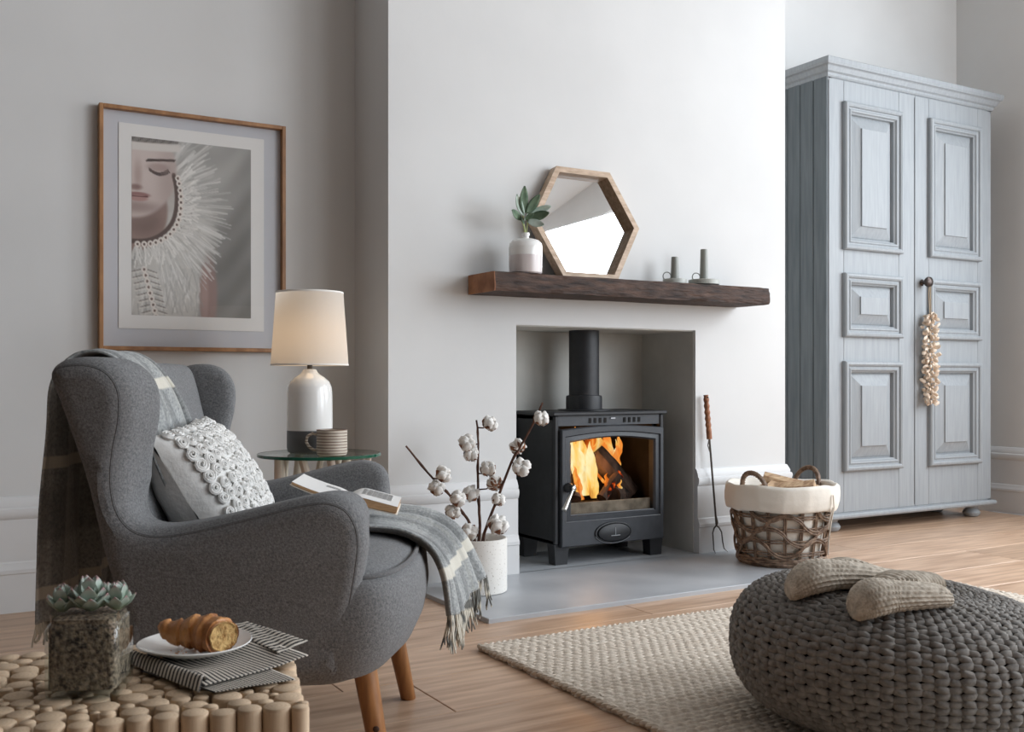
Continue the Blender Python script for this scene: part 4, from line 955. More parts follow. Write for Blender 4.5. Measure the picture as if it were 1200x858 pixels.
def throw_pt(i, b_):
    x, z, y0, y1 = S_[i]; a_, c_ = S_[max(i - 1, 0)], S_[min(i + 1, NS)]
    t = Vector((c_[0] - a_[0], 0, c_[1] - a_[1])).normalized(); n = Vector((-t.z, 0, t.x))
    w = y1 - y0; f = sl[i] / SLEN
    comp = min(1.0, max(0, (.62 - w) / .4))
    ph_ = 2.2 * f * 3
    hang = max(0, 1 - f / .30); front = max(0, (f - .80) / .2); onback = math.exp(-((f - .43) / .06) ** 2)
    A = .004 + .020 * hang + .016 * onback + .022 * front
    fold = A * (math.sin(b_ * 2 * math.pi * 2.6 + ph_ * .6 + .7) * .6 + math.sin(b_ * 2 * math.pi * 4.3 - ph_ + 2) * .35)
    yy = y0 + w * b_ + .012 * math.sin(b_ * 2 * math.pi * 2.6 + 1.5) * (hang + onback)
    if f < .30: fold -= .0
    edge = (.014 * math.exp(-((b_) / .06) ** 2)) * min(1, max(0, (f - .5) * 6)) + .012 * math.exp(-((1 - b_) / .06) ** 2) * (f > .7)
    off = abs(fold) * .9 if f > .30 else fold
    p = Vector((x, yy, z)) + n * (.004 + (off + edge))
    if front > 0: p.z -= .028 * front * math.sin(b_ * math.pi * 1.0 + .3) * 1.0 ; p.x += .085 * front * b_
    return p
# path runs up the back: its left-hand normal points out of the chair
q = MB(); vs = []; uvs = []
for i in range(NS + 1):
    for j in range(NT + 1): vs.append(throw_pt(i, j / NT)); uvs.append((sl[i], j / NT))
q.add(vs, [(i * (NT + 1) + j, (i + 1) * (NT + 1) + j, (i + 1) * (NT + 1) + j + 1, i * (NT + 1) + j + 1) for i in range(NS) for j in range(NT)], uvs)
tm = pm('checked_wool', rgb(186, 188, 186), rgb(134, 137, 138), 170, rough=1, bump=.6, bscale=330, spec=.1, sheen=.3, detail=3, lo=.3, hi=.7)
n_, l_, b_ = nodes(tm); uvn = n_.new('ShaderNodeUVMap'); sx = n_.new('ShaderNodeSeparateXYZ'); l_.new(uvn.outputs[0], sx.inputs[0])
base = b_.inputs['Base Color'].links[0].from_socket
def band(sock, c, w):
    a = n_.new('ShaderNodeMath'); a.operation = 'SUBTRACT'; a.inputs[1].default_value = c; l_.new(sock, a.inputs[0])
    d = n_.new('ShaderNodeMath'); d.operation = 'ABSOLUTE'; l_.new(a.outputs[0], d.inputs[0])
    e = n_.new('ShaderNodeMapRange'); e.inputs[1].default_value = w * .8; e.inputs[2].default_value = w * 1.1; e.inputs[3].default_value = 1; e.inputs[4].default_value = 0; l_.new(d.outputs[0], e.inputs[0]); return e.outputs[0]
def over(prev, fac, c, o):
    mxx = n_.new('ShaderNodeMix'); mxx.data_type = 'RGBA'; mu = n_.new('ShaderNodeMath'); mu.operation = 'MULTIPLY'; mu.inputs[1].default_value = o
    l_.new(fac, mu.inputs[0]); l_.new(mu.outputs[0], mxx.inputs[0]); l_.new(prev, mxx.inputs[6]); mxx.inputs[7].default_value = c; return mxx.outputs[2]
cur = base
cr_c, dk = rgb(222, 217, 203), rgb(72, 74, 76)
for c, w in ((.20, .05), (SLEN - .13, .03), (.78, .06), (SLEN - .32, .06)): cur = over(cur, band(sx.outputs['X'], c, w), dk, .35)
for c, w in ((.13, .05), (.37, .055), (.64, .05), (.87, .06)): cur = over(cur, band(sx.outputs['Y'], c, w), dk, .38)
for c in (.055, .30, .635, SLEN - .080, SLEN - .42): cur = over(cur, band(sx.outputs['X'], c, .012), cr_c, .85)
for c in (.25, .75): cur = over(cur, band(sx.outputs['Y'], c, .012), rgb(170, 170, 164), .35)
l_.new(cur, b_.inputs['Base Color'])
solid(q.build('woven_cloth', tm, TH, angle=180), .005, 0)
M['fringe'] = pm('cream_wool_fringe', rgb(216, 210, 196), rgb(120, 120, 116), 24, rough=1, spec=.1, detail=1, lo=.46, hi=.56)
rr = random.Random(21)
for row, ln in ((0, .045), (NS, .076)):
    q = MB(); n = 52
    for k in range(n):
        b_ = (k + .5) / n; i = row; p = throw_pt(i, b_); o = Vector((rr.uniform(-.014, .014), rr.uniform(-.014, .014), 0)); l2 = ln * rr.uniform(.75, 1.12)
        for s in (0, 1): q.tube([p + Vector((0, 0, .004)), p + o * .35 + Vector((s * .003, s * .003, -l2 * .35)), p + o * .9 + Vector((0, s * .004, -l2 * .7)), p + o + Vector((rr.uniform(-.006, .006), rr.uniform(-.006, .006), -l2 + s * .006))], [.0021, .0023, .0021, .0016], 5)
    stuff(q.build('fringe', M['fringe'], TH))

# ------------------------------------------------------------------ white cushion with rosettes
CU = thing('cushion', 'plump white cushion covered in fabric rosettes leaning in the armchair', 'cushion', (c0.x, c0.y, 0), R(-26.8))
cc = Vector((-.026, -.132, .545)); Uv = Vector((-.135, -.01, .235)).normalized(); Wv = Vector((.05, 1, .03)).normalized(); Wv = (Wv - Uv * Wv.dot(Uv)).normalized(); Nv = Uv.cross(Wv) * -1
if Nv.x < 0: Nv = -Nv
HS = .162
def cush(a, b_, side):
    x, yv = a * 2 - 1, b_ * 2 - 1
    pin = 1 - .07 * (1 - abs(x) ** 2) * abs(yv) ** 3 ; pin2 = 1 - .07 * (1 - abs(yv) ** 2) * abs(x) ** 3
    th = .084 * ((1 - abs(x) ** 2.6) * (1 - abs(yv) ** 2.6)) ** .52
    lo = .004 * noise.noise(Vector((x * 3, yv * 3, side * 4)))
    return cc + Wv * (x * HS * 1.06 * pin2) + Uv * (yv * HS * pin) + Nv * (side * th + lo)
for nm, side in (('cover_front', 1), ('cover_back', -1)):
    q = MB(); q.grid(lambda a, b_: cush(a, b_, side) + Nv * (.0022 * math.sin(b_ * 150 + 2 * math.sin(a * 7)) * max(0, 1 - a * 9) * min(1, a * 12) * min(1, b_ * 12, (1 - b_) * 12) if side > 0 else 0), 60, 60)
    q.build(nm, M['cushion'], CU, angle=180)
q = MB(); rr = random.Random(31)
for i in range(13):
    for j in range(12):
        a = .05 + .93 * (i + .5) / 13 + rr.uniform(-.008, .008); b_ = .02 + .96 * (j + .5) / 12 + rr.uniform(-.008, .008)
        p = cush(a, b_, 1); e = .01; n = (cush(a + e, b_, 1) - p).cross(cush(a, b_ + e, 1) - p).normalized()
        if n.dot(Nv) < 0: n = -n
        t1 = Wv - n * Wv.dot(n); t1.normalize(); t2 = n.cross(t1); s = rr.uniform(.0115, .0150); ph_ = rr.uniform(0, 6)
        pts = []
        for k in range(22):
            f = k / 21; an = ph_ + f * 4.4 * math.pi; r_ = s * (.16 + .84 * f); pts.append(p + (t1 * math.cos(an) + t2 * math.sin(an)) * r_ + n * (.0075 - .0045 * f + rr.uniform(-.0012, .0012)))
        q.tube(pts, [.0022 + .0018 * k / 21 for k in range(22)], 5)
stuff(q.build('rosettes', M['cushion'], CU))

# ------------------------------------------------------------------ open paperback
BO = thing('open_book', 'open cream paperback lying across the armchair seat', 'book', (c0.x, c0.y, 0), R(-26.8))
sp_ = Vector((.230, -.01, .514)); tilt = R(13)
def bk(x, yy, z):     # along the spread, along the spine, up
    return sp_ + Vector((x * math.cos(tilt) + z * math.sin(tilt), yy, -x * math.sin(tilt) + z * math.cos(tilt)))
Bw, Bh = .118, .19
def half(sg, thick, lift):
    prof = []
    for k in range(13):
        t = k / 12; prof.append((sg * Bw * t, thick * (math.sin(min(1, t * 3.2) * math.pi / 2)) * (1 - .25 * t) + lift * t * t, lift * t * t))
    q = MB(); rings = []
    for yy in (-.02, -.02 + Bh):
        rings.append([bk(x, yy, zt) for x, zt, zb in prof] + [bk(x, yy, zb + .001) for x, zt, zb in reversed(prof)])
    q.loft(rings); blk = q.build('page_block', M['pageedge'], BO, angle=30)
    q = MB(); q.grid(lambda a, b_: bk(prof[min(int(a * 12 + .5), 12)][0], -.0198 + (Bh - .0004) * b_, prof[min(int(a * 12 + .5), 12)][1] + .0006), 12, 1); q.build('open_page', M['paper'], blk)
    q = MB()
    for ln in range(16):
        if sg < 0 and not 2 <= ln <= 5: continue
        if sg > 0 and ln > 12: continue
        yy = .15 - ln * .0085; xa, xb = (.03, .10) if sg > 0 else (-.055, -.022)
        def zz(x): t = abs(x) / Bw * 12; i = min(int(t), 11); f = t - i; return prof[i][1] * (1 - f) + prof[i + 1][1] * f + .001
        for s in range(6):
            x0, x1 = xa + (xb - xa) * s / 6, xa + (xb - xa) * (s + .93) / 6
            q.add([bk(x0, yy, zz(x0)), bk(x1, yy, zz(x1)), bk(x1, yy + .0034, zz(x1)), bk(x0, yy + .0034, zz(x0))], [(0, 1, 2, 3)])
    stuff(q.build('printed_lines', M['ink'], blk, fix=False))
    q = MB(); q.grid(lambda a, b_: bk(sg * (Bw + .003) * a, -.023 + (Bh + .006) * b_, prof[min(int(a * 12 + .5), 12)][2] - .001), 12, 1); solid(q.build('cover', M['cover'], BO), .0012)
half(1, .020, .0); half(-1, .007, .014)
# ------------------------------------------------------------------ low table of upright logs
TH_ = .42; T0 = cw(-.4495, 1.2395, 0); TR = R(-14.1); TW, TD = .371, .340
TB = thing('log_table', 'low table made of upright pale peeled logs in the left foreground', 'table', (T0.x, T0.y, 0), TR)
rr = random.Random(77); discs = []
def fits(x, yy, r):
    if abs(x) + r > TW / 2 + .002 or abs(yy) + r > TD / 2 + .002: return False
    return all((x - a) ** 2 + (yy - b_) ** 2 > (r + c) ** 2 * .89 for a, b_, c, _ in discs)
# border row of thicker logs first, then fill inwards with thinner ones
for side in range(4):
    pos = -.5
    L_ = TW if side < 2 else TD; s = 0
    while s < L_:
        r = rr.uniform(.0130, .0175)
        u = -L_ / 2 + s + r; off = rr.uniform(0, .002)
        x, yy = [(u, -TD / 2 + r + off), (u, TD / 2 - r - off), (-TW / 2 + r + off, u), (TW / 2 - r - off, u)][side]
        if u + r <= L_ / 2 + .003 and fits(x, yy, r): discs.append((x, yy, r, True))
        s += r * 2 + .0005
for r0, r1, tries in ((.0145, .0180, 1500), (.0115, .0140, 5000), (.0085, .0105, 14000), (.0058, .0078, 26000)):
    for _ in range(tries):
        r = rr.uniform(r0, r1); x, yy = rr.uniform(-TW / 2, TW / 2), rr.uniform(-TD / 2, TD / 2)
        if len(discs) < 298 and fits(x, yy, r): discs.append((x, yy, r, abs(x) > TW / 2 - .03 or abs(yy) > TD / 2 - .03))
def logmesh(name, zb, n):
    q = MB(); rings = []
    for r, z in ((1.0, zb), (1.02, -.06), (1.0, -.003), (.97, -.0008), (.90, .0)): rings.append([Vector((r * math.cos(a), r * math.sin(a), z)) for a in [2 * math.pi * k / n for k in range(n)]])
    q.loft(rings); return q.build(name, M['log'], TB)
src = {True: logmesh('log', -.40, 18), False: logmesh('log', -.10, 14)}
used = {True: False, False: False}
for x, yy, r, full in discs:
    o = src[full] if not used[full] else linkcopy(src[full], TB)
    used[full] = True
    hgt = TH_ + rr.uniform(-.0022, .001)
    o.location = (x, yy, hgt); o.rotation_euler = (0, 0, rr.uniform(0, 6.28)); o.scale = (r * rr.uniform(.94, 1.04), r * rr.uniform(.94, 1.04), hgt / .40 if full else 1)
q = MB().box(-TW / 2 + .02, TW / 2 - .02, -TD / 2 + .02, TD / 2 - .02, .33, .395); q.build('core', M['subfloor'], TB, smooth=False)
# end-grain and rings on the cut faces
lm_ = M['log']; n_, l_, b_ = nodes(lm_); tcn = n_.new('ShaderNodeTexCoord'); nm_ = n_.new('ShaderNodeSeparateXYZ'); l_.new(tcn.outputs['Normal'], nm_.inputs[0])
gm = n_.new('ShaderNodeSeparateXYZ'); l_.new(tcn.outputs['Object'], gm.inputs[0])
hy = n_.new('ShaderNodeVectorMath'); hy.operation = 'LENGTH'; cx_ = n_.new('ShaderNodeCombineXYZ'); l_.new(gm.outputs['X'], cx_.inputs[0]); l_.new(gm.outputs['Y'], cx_.inputs[1]); l_.new(cx_.outputs[0], hy.inputs[0])
wv = n_.new('ShaderNodeMath'); wv.operation = 'MULTIPLY'; wv.inputs[1].default_value = 22; l_.new(hy.outputs['Value'], wv.inputs[0]); sn = n_.new('ShaderNodeMath'); sn.operation = 'SINE'; l_.new(wv.outputs[0], sn.inputs[0])
mr_ = n_.new('ShaderNodeMapRange'); mr_.inputs[1].default_value = -1; mr_.inputs[2].default_value = 1; mr_.inputs[3].default_value = .0; mr_.inputs[4].default_value = .28; l_.new(sn.outputs[0], mr_.inputs[0])
gt = n_.new('ShaderNodeMath'); gt.operation = 'GREATER_THAN'; gt.inputs[1].default_value = .6; l_.new(nm_.outputs['Z'], gt.inputs[0]); fm = n_.new('ShaderNodeMath'); fm.operation = 'MULTIPLY'; l_.new(gt.outputs[0], fm.inputs[0]); l_.new(mr_.outputs[0], fm.inputs[1])
prev = b_.inputs['Base Color'].links[0].from_socket; mxx = n_.new('ShaderNodeMix'); mxx.data_type = 'RGBA'; l_.new(fm.outputs[0], mxx.inputs[0]); l_.new(prev, mxx.inputs[6]); mxx.inputs[7].default_value = rgb(160, 124, 92); l_.new(mxx.outputs[2], b_.inputs['Base Color'])

# ------------------------------------------------------------------ succulent in a square glass jar
jr = R(-30.5 + 7); jc = cw(-.490, 1.190, TH_ + .0012)
J = thing('glass_jar', 'square glass jar filled with brown grit, planted with a succulent', 'planter', tuple(jc), jr)
def rsq(h, e, n=6):
    P = []
    for cx, cy_, a0 in ((h - e, h - e, 0), (-h + e, h - e, 90), (-h + e, -h + e, 180), (h - e, -h + e, 270)):
        for k in range(n + 1): a = R(a0 + 90 * k / n); P.append((cx + e * math.cos(a), cy_ + e * math.sin(a)))
    return P
q = MB(); rings = []
for h, e, z in ((.030, .006, .0), (.0395, .009, .0015), (.0405, .010, .005), (.0405, .010, .076), (.039, .011, .081), (.0365, .013, .084), (.0368, .013, .093), (.0372, .013, .0945), (.0352, .012, .0945), (.0348, .011, .0930), (.0350, .011, .084), (.0372, .010, .079), (.0376, .009, .010), (.03, .006, .007)):
    rings.append([Vector((x, yy, z)) for x, yy in rsq(h, e)])
q.loft(rings, True, True); q.build('glass', M['jarglass'], J, angle=30)
q = MB(); rings = []
for h, e, z in ((.03, .006, .0078), (.0368, .008, .0095), (.0368, .008, .079), (.0345, .010, .0845), (.0342, .010, .088), (.02, .005, .091)):
    rings.append([Vector((x, yy, z)) for x, yy in rsq(h, e)])
q.loft(rings, True, True); stuff(q.build('grit', M['soil'], J, angle=30))
SU = thing('succulent', 'blue-green rosette succulent with pink leaf tips in the glass jar', 'succulent', tuple(jc + Vector((0, 0, .089))), jr)
sm_ = bpy.data.materials.new('succulent_leaf'); sm_.use_nodes = True; n_, l_, b_ = nodes(sm_); b_.inputs['Roughness'].default_value = .5; b_.inputs['Subsurface Weight'].default_value = .1; b_.inputs['Subsurface Radius'].default_value = (.004, .006, .003)
tcn = n_.new('ShaderNodeTexCoord'); sx = n_.new('ShaderNodeSeparateXYZ'); l_.new(tcn.outputs['Generated'], sx.inputs[0]); cr = n_.new('ShaderNodeValToRGB'); els = cr.color_ramp.elements; els.new(.5); els.new(.9)
for e, (p, c) in zip(els, ((0, rgb(134, 146, 112)), (.45, rgb(142, 162, 146)), (.88, rgb(170, 182, 172)), (1, rgb(172, 128, 130)))): e.position = p; e.color = c
l_.new(sx.outputs['Z'], cr.inputs[0]); l_.new(cr.outputs[0], b_.inputs['Base Color'])
q = MB(); rings = []
for i in range(11):
    t = i / 10; w = .35 * (math.sin(math.pi * (t ** 1.25) * .90 + .22) ** .9) if i < 10 else .02; th = .17 * (1 - t) + .03
    if i == 0: w = .14
    ring = []
    for k in range(10):
        a = 2 * math.pi * k / 10; yv = math.sin(a) * th - (.10 * (math.cos(a) ** 2) * w / .35) + .22 * t * t
        ring.append(Vector((math.cos(a) * w, -yv, t)))
    rings.append(ring)
q.loft(rings, True, True); leaf0 = q.build('leaf', sm_, SU); first = True
rr = random.Random(14)
for (cx, cy_, cz, sc_, layers) in ((.002, -.006, .002, 1.0, ((3, 13, .025), (5, 29, .029), (7, 48, .030), (9, 70, .028))), (-.029, -.006, .002, .74, ((3, 13, .030), (5, 33, .031), (7, 62, .028))), (.030, -.002, .002, .78, ((3, 13, .030), (5, 33, .031), (7, 62, .028))), (.012, .026, .004, .7, ((3, 18, .022), (5, 48, .026)))):
    for li, (n, tl_, ln) in enumerate(layers):
        for k in range(n):
            o = leaf0 if first else linkcopy(leaf0, SU); first = False
            az = 2 * math.pi * k / n + li * .7 + rr.uniform(-.1, .1); t_ = R(tl_ + rr.uniform(-5, 5)); s = ln * sc_ * rr.uniform(.92, 1.08)
            mt = Matrix.Rotation(az, 4, 'Z') @ Matrix.Rotation(-t_, 4, 'X')
            off = mt @ Vector((0, 0, .10 * s)); o.location = (cx + off.x + math.sin(-az) * -.0 , cy_ + off.y, cz + .006 * sc_ + off.z * .6 + (.004 if li < 2 else 0)); o.rotation_euler = mt.to_euler(); o.scale = (s, s, s)

# ------------------------------------------------------------------ striped napkin, plate, croissant
nz0 = TH_ + .003
nm2 = bpy.data.materials.new('black_and_cream_stripe'); nm2.use_nodes = True; n_, l_, b_ = nodes(nm2); b_.inputs['Roughness'].default_value = .95; b_.inputs['Specular IOR Level'].default_value = .1
uvn = n_.new('ShaderNodeUVMap'); sx = n_.new('ShaderNodeSeparateXYZ'); l_.new(uvn.outputs[0], sx.inputs[0]); fr = n_.new('ShaderNodeMath'); fr.operation = 'FRACT'; l_.new(sx.outputs['X'], fr.inputs[0])
cr = n_.new('ShaderNodeValToRGB'); cr.color_ramp.elements[0].position = .44; cr.color_ramp.elements[0].color = rgb(64, 62, 62); cr.color_ramp.elements[1].position = .54; cr.color_ramp.elements[1].color = rgb(206, 198, 186); l_.new(fr.outputs[0], cr.inputs[0]); l_.new(cr.outputs[0], b_.inputs['Base Color'])
nc = ph(255, 768, nz0)
NA = thing('napkin', 'black and cream striped cloth napkin folded under the plate', 'napkin', tuple(nc), 0)
def quad(cs, z, per, along, wave, fn=None):
    A, B, C_, D_ = [ph(u, v, nz0 + z) - nc for u, v in cs]      # A-B one edge, D-C the opposite one
    q = MB()
    def f(a, b_):
        p = (A * (1 - a) + B * a) * (1 - b_) + (D_ * (1 - a) + C_ * a) * b_
        h = wave * (.5 + .5 * noise.noise(Vector((a * 4, b_ * 4, z * 300)))) + (fn(a, b_) if fn else 0)
        return p + Vector((0, 0, h))
    q.grid(f, 36, 30, (lambda a, b_: (a * per, b_)) if along else (lambda a, b_: (b_ * per, a)))
    return q
q = quad([(166, 788), (250, 812), (346, 797), (262, 762)], .0005, 22, False, .0015); solid(q.build('under_fold', nm2, NA, angle=180), .0013)
q = quad([(150, 775), (238, 806), (361, 772), (268, 738)], .0035, 25, False, .002, lambda a, b_: .007 * math.exp(-((a - .78) / .16) ** 2) * math.exp(-(b_ / .30) ** 2) + .003 * math.exp(-((b_ - 1) / .2) ** 2)); solid(q.build('top_fold', nm2, NA, angle=180), .0013)
q = quad([(149, 778), (233, 813), (244, 803), (160, 768)], .0005, 22, True, .001, lambda a, b_: (.0100 + .004 * a) * math.sin(math.pi * min(1, b_ * .95 + .02))); solid(q.build('rolled_hem', nm2, NA, angle=180), .0013)
q = quad([(262, 735), (326, 768), (361, 753), (288, 730)], .0065, 15, True, .004); solid(q.build('turned_corner', nm2, NA, angle=180), .0013)
pc = ph(228, 764, TH_ + .012)
PL = thing('plate', 'small white plate on the striped napkin', 'plate', tuple(pc))
q = MB(); rings = []; n = 56
for r, z in ((0, .0005), (.034, .0005), (.036, .0), (.040, .001), (.058, .0065), (.069, .0115), (.0715, .0135), (.0705, .0146), (.067, .0130), (.056, .0082), (.040, .0038), (.0, .0032)):
    rings.append([Vector((r * (1 + .018 * math.sin(3 * a + 1)) * math.cos(a), r * (1 + .018 * math.sin(3 * a + 1)) * math.sin(a), z + (.0012 * math.sin(2 * a) if r > .05 else 0))) for a in [2 * math.pi * k / n for k in range(n)]])
q.loft(rings, True, False); q.build('plate', M['ceramic'], PL)
q = MB(); rr = random.Random(2)
for k in range(16): q.blob(Vector((rr.uniform(-.05, .0), rr.uniform(-.035, -.005), .0075)), .0014, .0012, .0006, 5, 4)
CRB = thing('crumbs', 'brown pastry crumbs on the white plate', 'crumbs', tuple(pc)); stuff(CRB); stuff(q.build('crumb', M['crust'], CRB))
CR = thing('croissant', 'half-eaten golden croissant on the white plate', 'croissant', tuple(pc), -YAW)
ctrl = [(-.043, .012, .030, .008), (-.040, .010, .028, .0125), (-.030, .006, .024, .0155), (-.016, .004, .024, .019), (-.002, .0, .0255, .0225), (.014, -.006, .0265, .0245), (.028, -.014, .0265, .0255), (.040, -.022, .026, .0235), (.043, -.0245, .026, .0215)]
Cc = crom(ctrl, 64); q = MB(); rings = []; nn = 44
for i, (x, yy, z, r_) in enumerate(Cc):
    a_, b2 = Cc[max(i - 1, 0)], Cc[min(i + 1, 63)]; t = Vector((b2[0] - a_[0], b2[1] - a_[1], 0)).normalized(); sd = Vector((-t.y, t.x, 0)); f = i / 63
    ring = []
    for k in range(nn):
        a = 2 * math.pi * k / nn
        seg = (f * 5.6 + .10 * math.sin(a * 1.0 + .5) + .30 * math.cos(a + .6) + .10 * noise.noise(Vector((math.cos(a) * 2, math.sin(a) * 2, f * 4)))) % 1.0
        step = (.86 + .22 * (seg ** .7) - .10 * (seg > .92))
        rad_ = r_ * step * (1 + .07 * noise.noise(Vector((math.cos(a) * 2, math.sin(a) * 2, f * 9))) + .035 * noise.noise(Vector((math.cos(a) * 9, math.sin(a) * 9, f * 40))))
        p = Vector((x, yy, z)) + sd * math.cos(a) * rad_ + Vector((0, 0, math.sin(a) * rad_ * .92)); p.z = max(p.z, .0050); ring.append(p)
    rings.append(ring)
q.loft(rings, True, True); q.build('crust', M['crust'], CR, angle=60)
e = Cc[63]; t = Vector((Cc[63][0] - Cc[60][0], Cc[63][1] - Cc[60][1], 0)).normalized()
last = rings[-1]; c_ = sum(last, Vector()) / len(last); q = MB()
q.loft([[c_ + (p - c_) * .93 + t * .0005 for p in last], [c_ + (p - c_) * .90 + t * .0022 for p in last], [c_ + (p - c_) * .6 - t * (.001 + .004 * abs(noise.noise(p * 300))) for p in last], [c_ + (p - c_) * .3 + t * .002 * noise.noise(p * 500) for p in last]], True, True)
q.build('crumb_face', M['crumb'], CR, angle=60)

# ------------------------------------------------------------------ chunky wool rug
RX0, RX1, RY0, RY1 = 1.417, 3.43, .75, 2.60
RG = thing('wool_rug', 'chunky oatmeal wool rug with a thick woven pile on the oak floor', 'rug', (RX0, RY0, 0))
nxr, nyr = 560, 400
xs = np.linspace(0, RX1 - RX0, nxr + 1); ysr = np.linspace(0, RY1 - RY0, nyr + 1)
X, Y_ = np.meshgrid(xs, ysr, indexing='ij'); sp_r = .0225; pl = .030
rowi = np.floor(Y_ / sp_r); fr_ = Y_ / sp_r - rowi
rngr = np.random.RandomState(6); phs = rngr.uniform(0, 1, 400)[rowi.astype(int)]; jit = rngr.uniform(.85, 1.15, 400)[rowi.astype(int)]
prof_ = np.sqrt(np.clip(1 - (2 * fr_ - 1) ** 2, 0, 1))
bump = np.abs(np.sin(np.pi * (X / pl + .5 * (rowi % 2) + .12 * phs + .35 * (fr_ - .5)))) ** .6
Z = .006 + .012 * prof_ * (.45 + .55 * bump) * jit
edge = np.minimum(np.minimum(X, (RX1 - RX0) - X), np.minimum(Y_, (RY1 - RY0) - Y_)); Z = Z * np.clip(edge / .012, 0, 1) ** .5 + .001
X2 = X + .004 * np.sin(Y_ * 60) * (edge < .03) + .002 * np.sin(Y_ * 300 + phs * 6)
vsr = np.stack([X2, Y_, Z], -1).reshape(-1, 3)
ii = (np.arange(nxr)[:, None] * (nyr + 1) + np.arange(nyr)[None, :]).ravel(); fsr = np.stack([ii, ii + nyr + 1, ii + nyr + 2, ii + 1], -1)
me = bpy.data.meshes.new('woven_pile'); me.vertices.add(len(vsr)); me.vertices.foreach_set('co', vsr.ravel()); me.loops.add(fsr.size); me.loops.foreach_set('vertex_index', fsr.ravel().astype(np.int32))
me.polygons.add(len(fsr)); me.polygons.foreach_set('loop_start', np.arange(0, fsr.size, 4, dtype=np.int32)); me.update(calc_edges=True); me.polygons.foreach_set('use_smooth', [True] * len(fsr)); me.validate()
me.materials.append(M['rug']); ro = bpy.data.objects.new('woven_pile', me); col.objects.link(ro); ro.parent = RG; stuff(ro)
# plaited selvedge along the left edge and the back edge
for nm, A, B in (('selvedge', Vector((.006, .0, .011)), Vector((.006, RY1 - RY0, .011))), ('selvedge', Vector((.0, RY1 - RY0 - .006, .010)), Vector((RX1 - RX0, RY1 - RY0 - .006, .010)))):
    q = MB(); d_ = B - A; L_ = d_.length; t = d_ / L_; sd = Vector((-t.y, t.x, 0))
    for ph_ in (0, math.pi):
        n = int(L_ / .006); q.tube([A + t * (i * L_ / n) + sd * .006 * math.sin(i * .9 + ph_) + Vector((0, 0, .003 * math.cos(i * .9 + ph_))) for i in range(n + 1)], [.0065 + .001 * math.sin(i * 1.9) for i in range(n + 1)], 6)
    q.build(nm, M['rug'], RG)

# ------------------------------------------------------------------ knitted pouf
pcw = cw(.872, 2.32, .017)
PF = thing('knitted_pouf', 'round charcoal knitted pouf standing on the oatmeal rug', 'pouf', tuple(pcw), -YAW)
PA, PB = .360, .302
def pouf(th, t):      # t 0 bottom centre .. 1 top centre
    ph_ = -math.pi / 2 + math.pi * t; c_, s = math.cos(ph_), math.sin(ph_)
    r_ = PA * math.copysign(abs(c_) ** .66, c_); z = PB * .5 * (1 + math.copysign(abs(s) ** .80, s))
    z -= .030 * math.exp(-(r_ / .10) ** 2) * (s > 0)
    return r_, z
q = MB(); q.lathe([(max(.001, pouf(0, k / 30)[0] - .010), min(max(pouf(0, k / 30)[1], .004), PB - .010)) for k in range(31)], 48); q.v = [(x, y, z * (1 - .10 * x / PA)) for x, y, z in q.v]; q.build('core', M['core'], PF)
# arc-length table
tt = np.linspace(0.02, .985, 600); rz = np.array([pouf(0, t) for t in tt]); ds = np.r_[0, np.cumsum(np.hypot(np.diff(rz[:, 0]), np.diff(rz[:, 1])))]
NCOL, wl = 92, .0258; nper = int(ds[-1] / wl); npt = nper * 8
sv = np.linspace(0, ds[-1], npt + 1); rv = np.interp(sv, ds, rz[:, 0]); zv = np.interp(sv, ds, rz[:, 1])
dr_ = np.gradient(rv); dz_ = np.gradient(zv); ln_ = np.hypot(dr_, dz_); nr, nzv = dz_ / ln_, -dr_ / ln_
VV = []; FF = []; K = 5; base_i = 0
for cidx in range(NCOL):
    th0 = 2 * math.pi * cidx / NCOL; spc = 2 * math.pi * rv / NCOL
    k = np.arange(npt + 1); ph_ = 2 * math.pi * k / 8 + (math.pi if cidx % 2 else 0) + .5 * np.sin(cidx * 1.7)
    amp = np.minimum(spc * .54, .0140)
    wv_ = np.sin(ph_); lat = amp * np.sign(wv_) * np.abs(wv_) ** .7; out = .0055 * np.cos(ph_) ** 2 + .0015 * np.sin(cidx * 3.3 + k * .05)
    rw = np.minimum(.0086, spc * .35 + .0012)
    R0 = rv + nr * out; th = th0 + lat / np.maximum(rv, .02)
    ct, st_ = np.cos(th), np.sin(th); Pc = np.stack([R0 * ct, R0 * st_, zv + nzv * out], -1)
    T = np.gradient(Pc, axis=0); T /= np.linalg.norm(T, axis=1, keepdims=True)
    Nn = np.stack([nr * ct, nr * st_, nzv], -1); Nn -= T * (Nn * T).sum(1, keepdims=True); Nn /= np.linalg.norm(Nn, axis=1, keepdims=True); Bn = np.cross(T, Nn)
    ang = 2 * math.pi * np.arange(K) / K
    ring = Pc[:, None, :] + rw[:, None, None] * (Nn[:, None, :] * np.cos(ang)[None, :, None] + Bn[:, None, :] * np.sin(ang)[None, :, None])
    VV.append(ring.reshape(-1, 3)); i0 = (np.arange(npt)[:, None] * K); j0 = np.arange(K)[None, :]; j1 = (j0 + 1) % K
    FF.append(np.stack([i0 + j0, i0 + j1, i0 + K + j1, i0 + K + j0], -1).reshape(-1, 4) + base_i); base_i += (npt + 1) * K
VV = np.concatenate(VV); FF = np.concatenate(FF); VV[:, 2] *= 1 - .10 * VV[:, 0] / PA; VV[:, 2] = np.maximum(VV[:, 2], .002)
me = bpy.data.meshes.new('knit_yarn'); me.vertices.add(len(VV)); me.vertices.foreach_set('co', VV.astype(np.float32).ravel()); me.loops.add(FF.size); me.loops.foreach_set('vertex_index', FF.ravel().astype(np.int32))
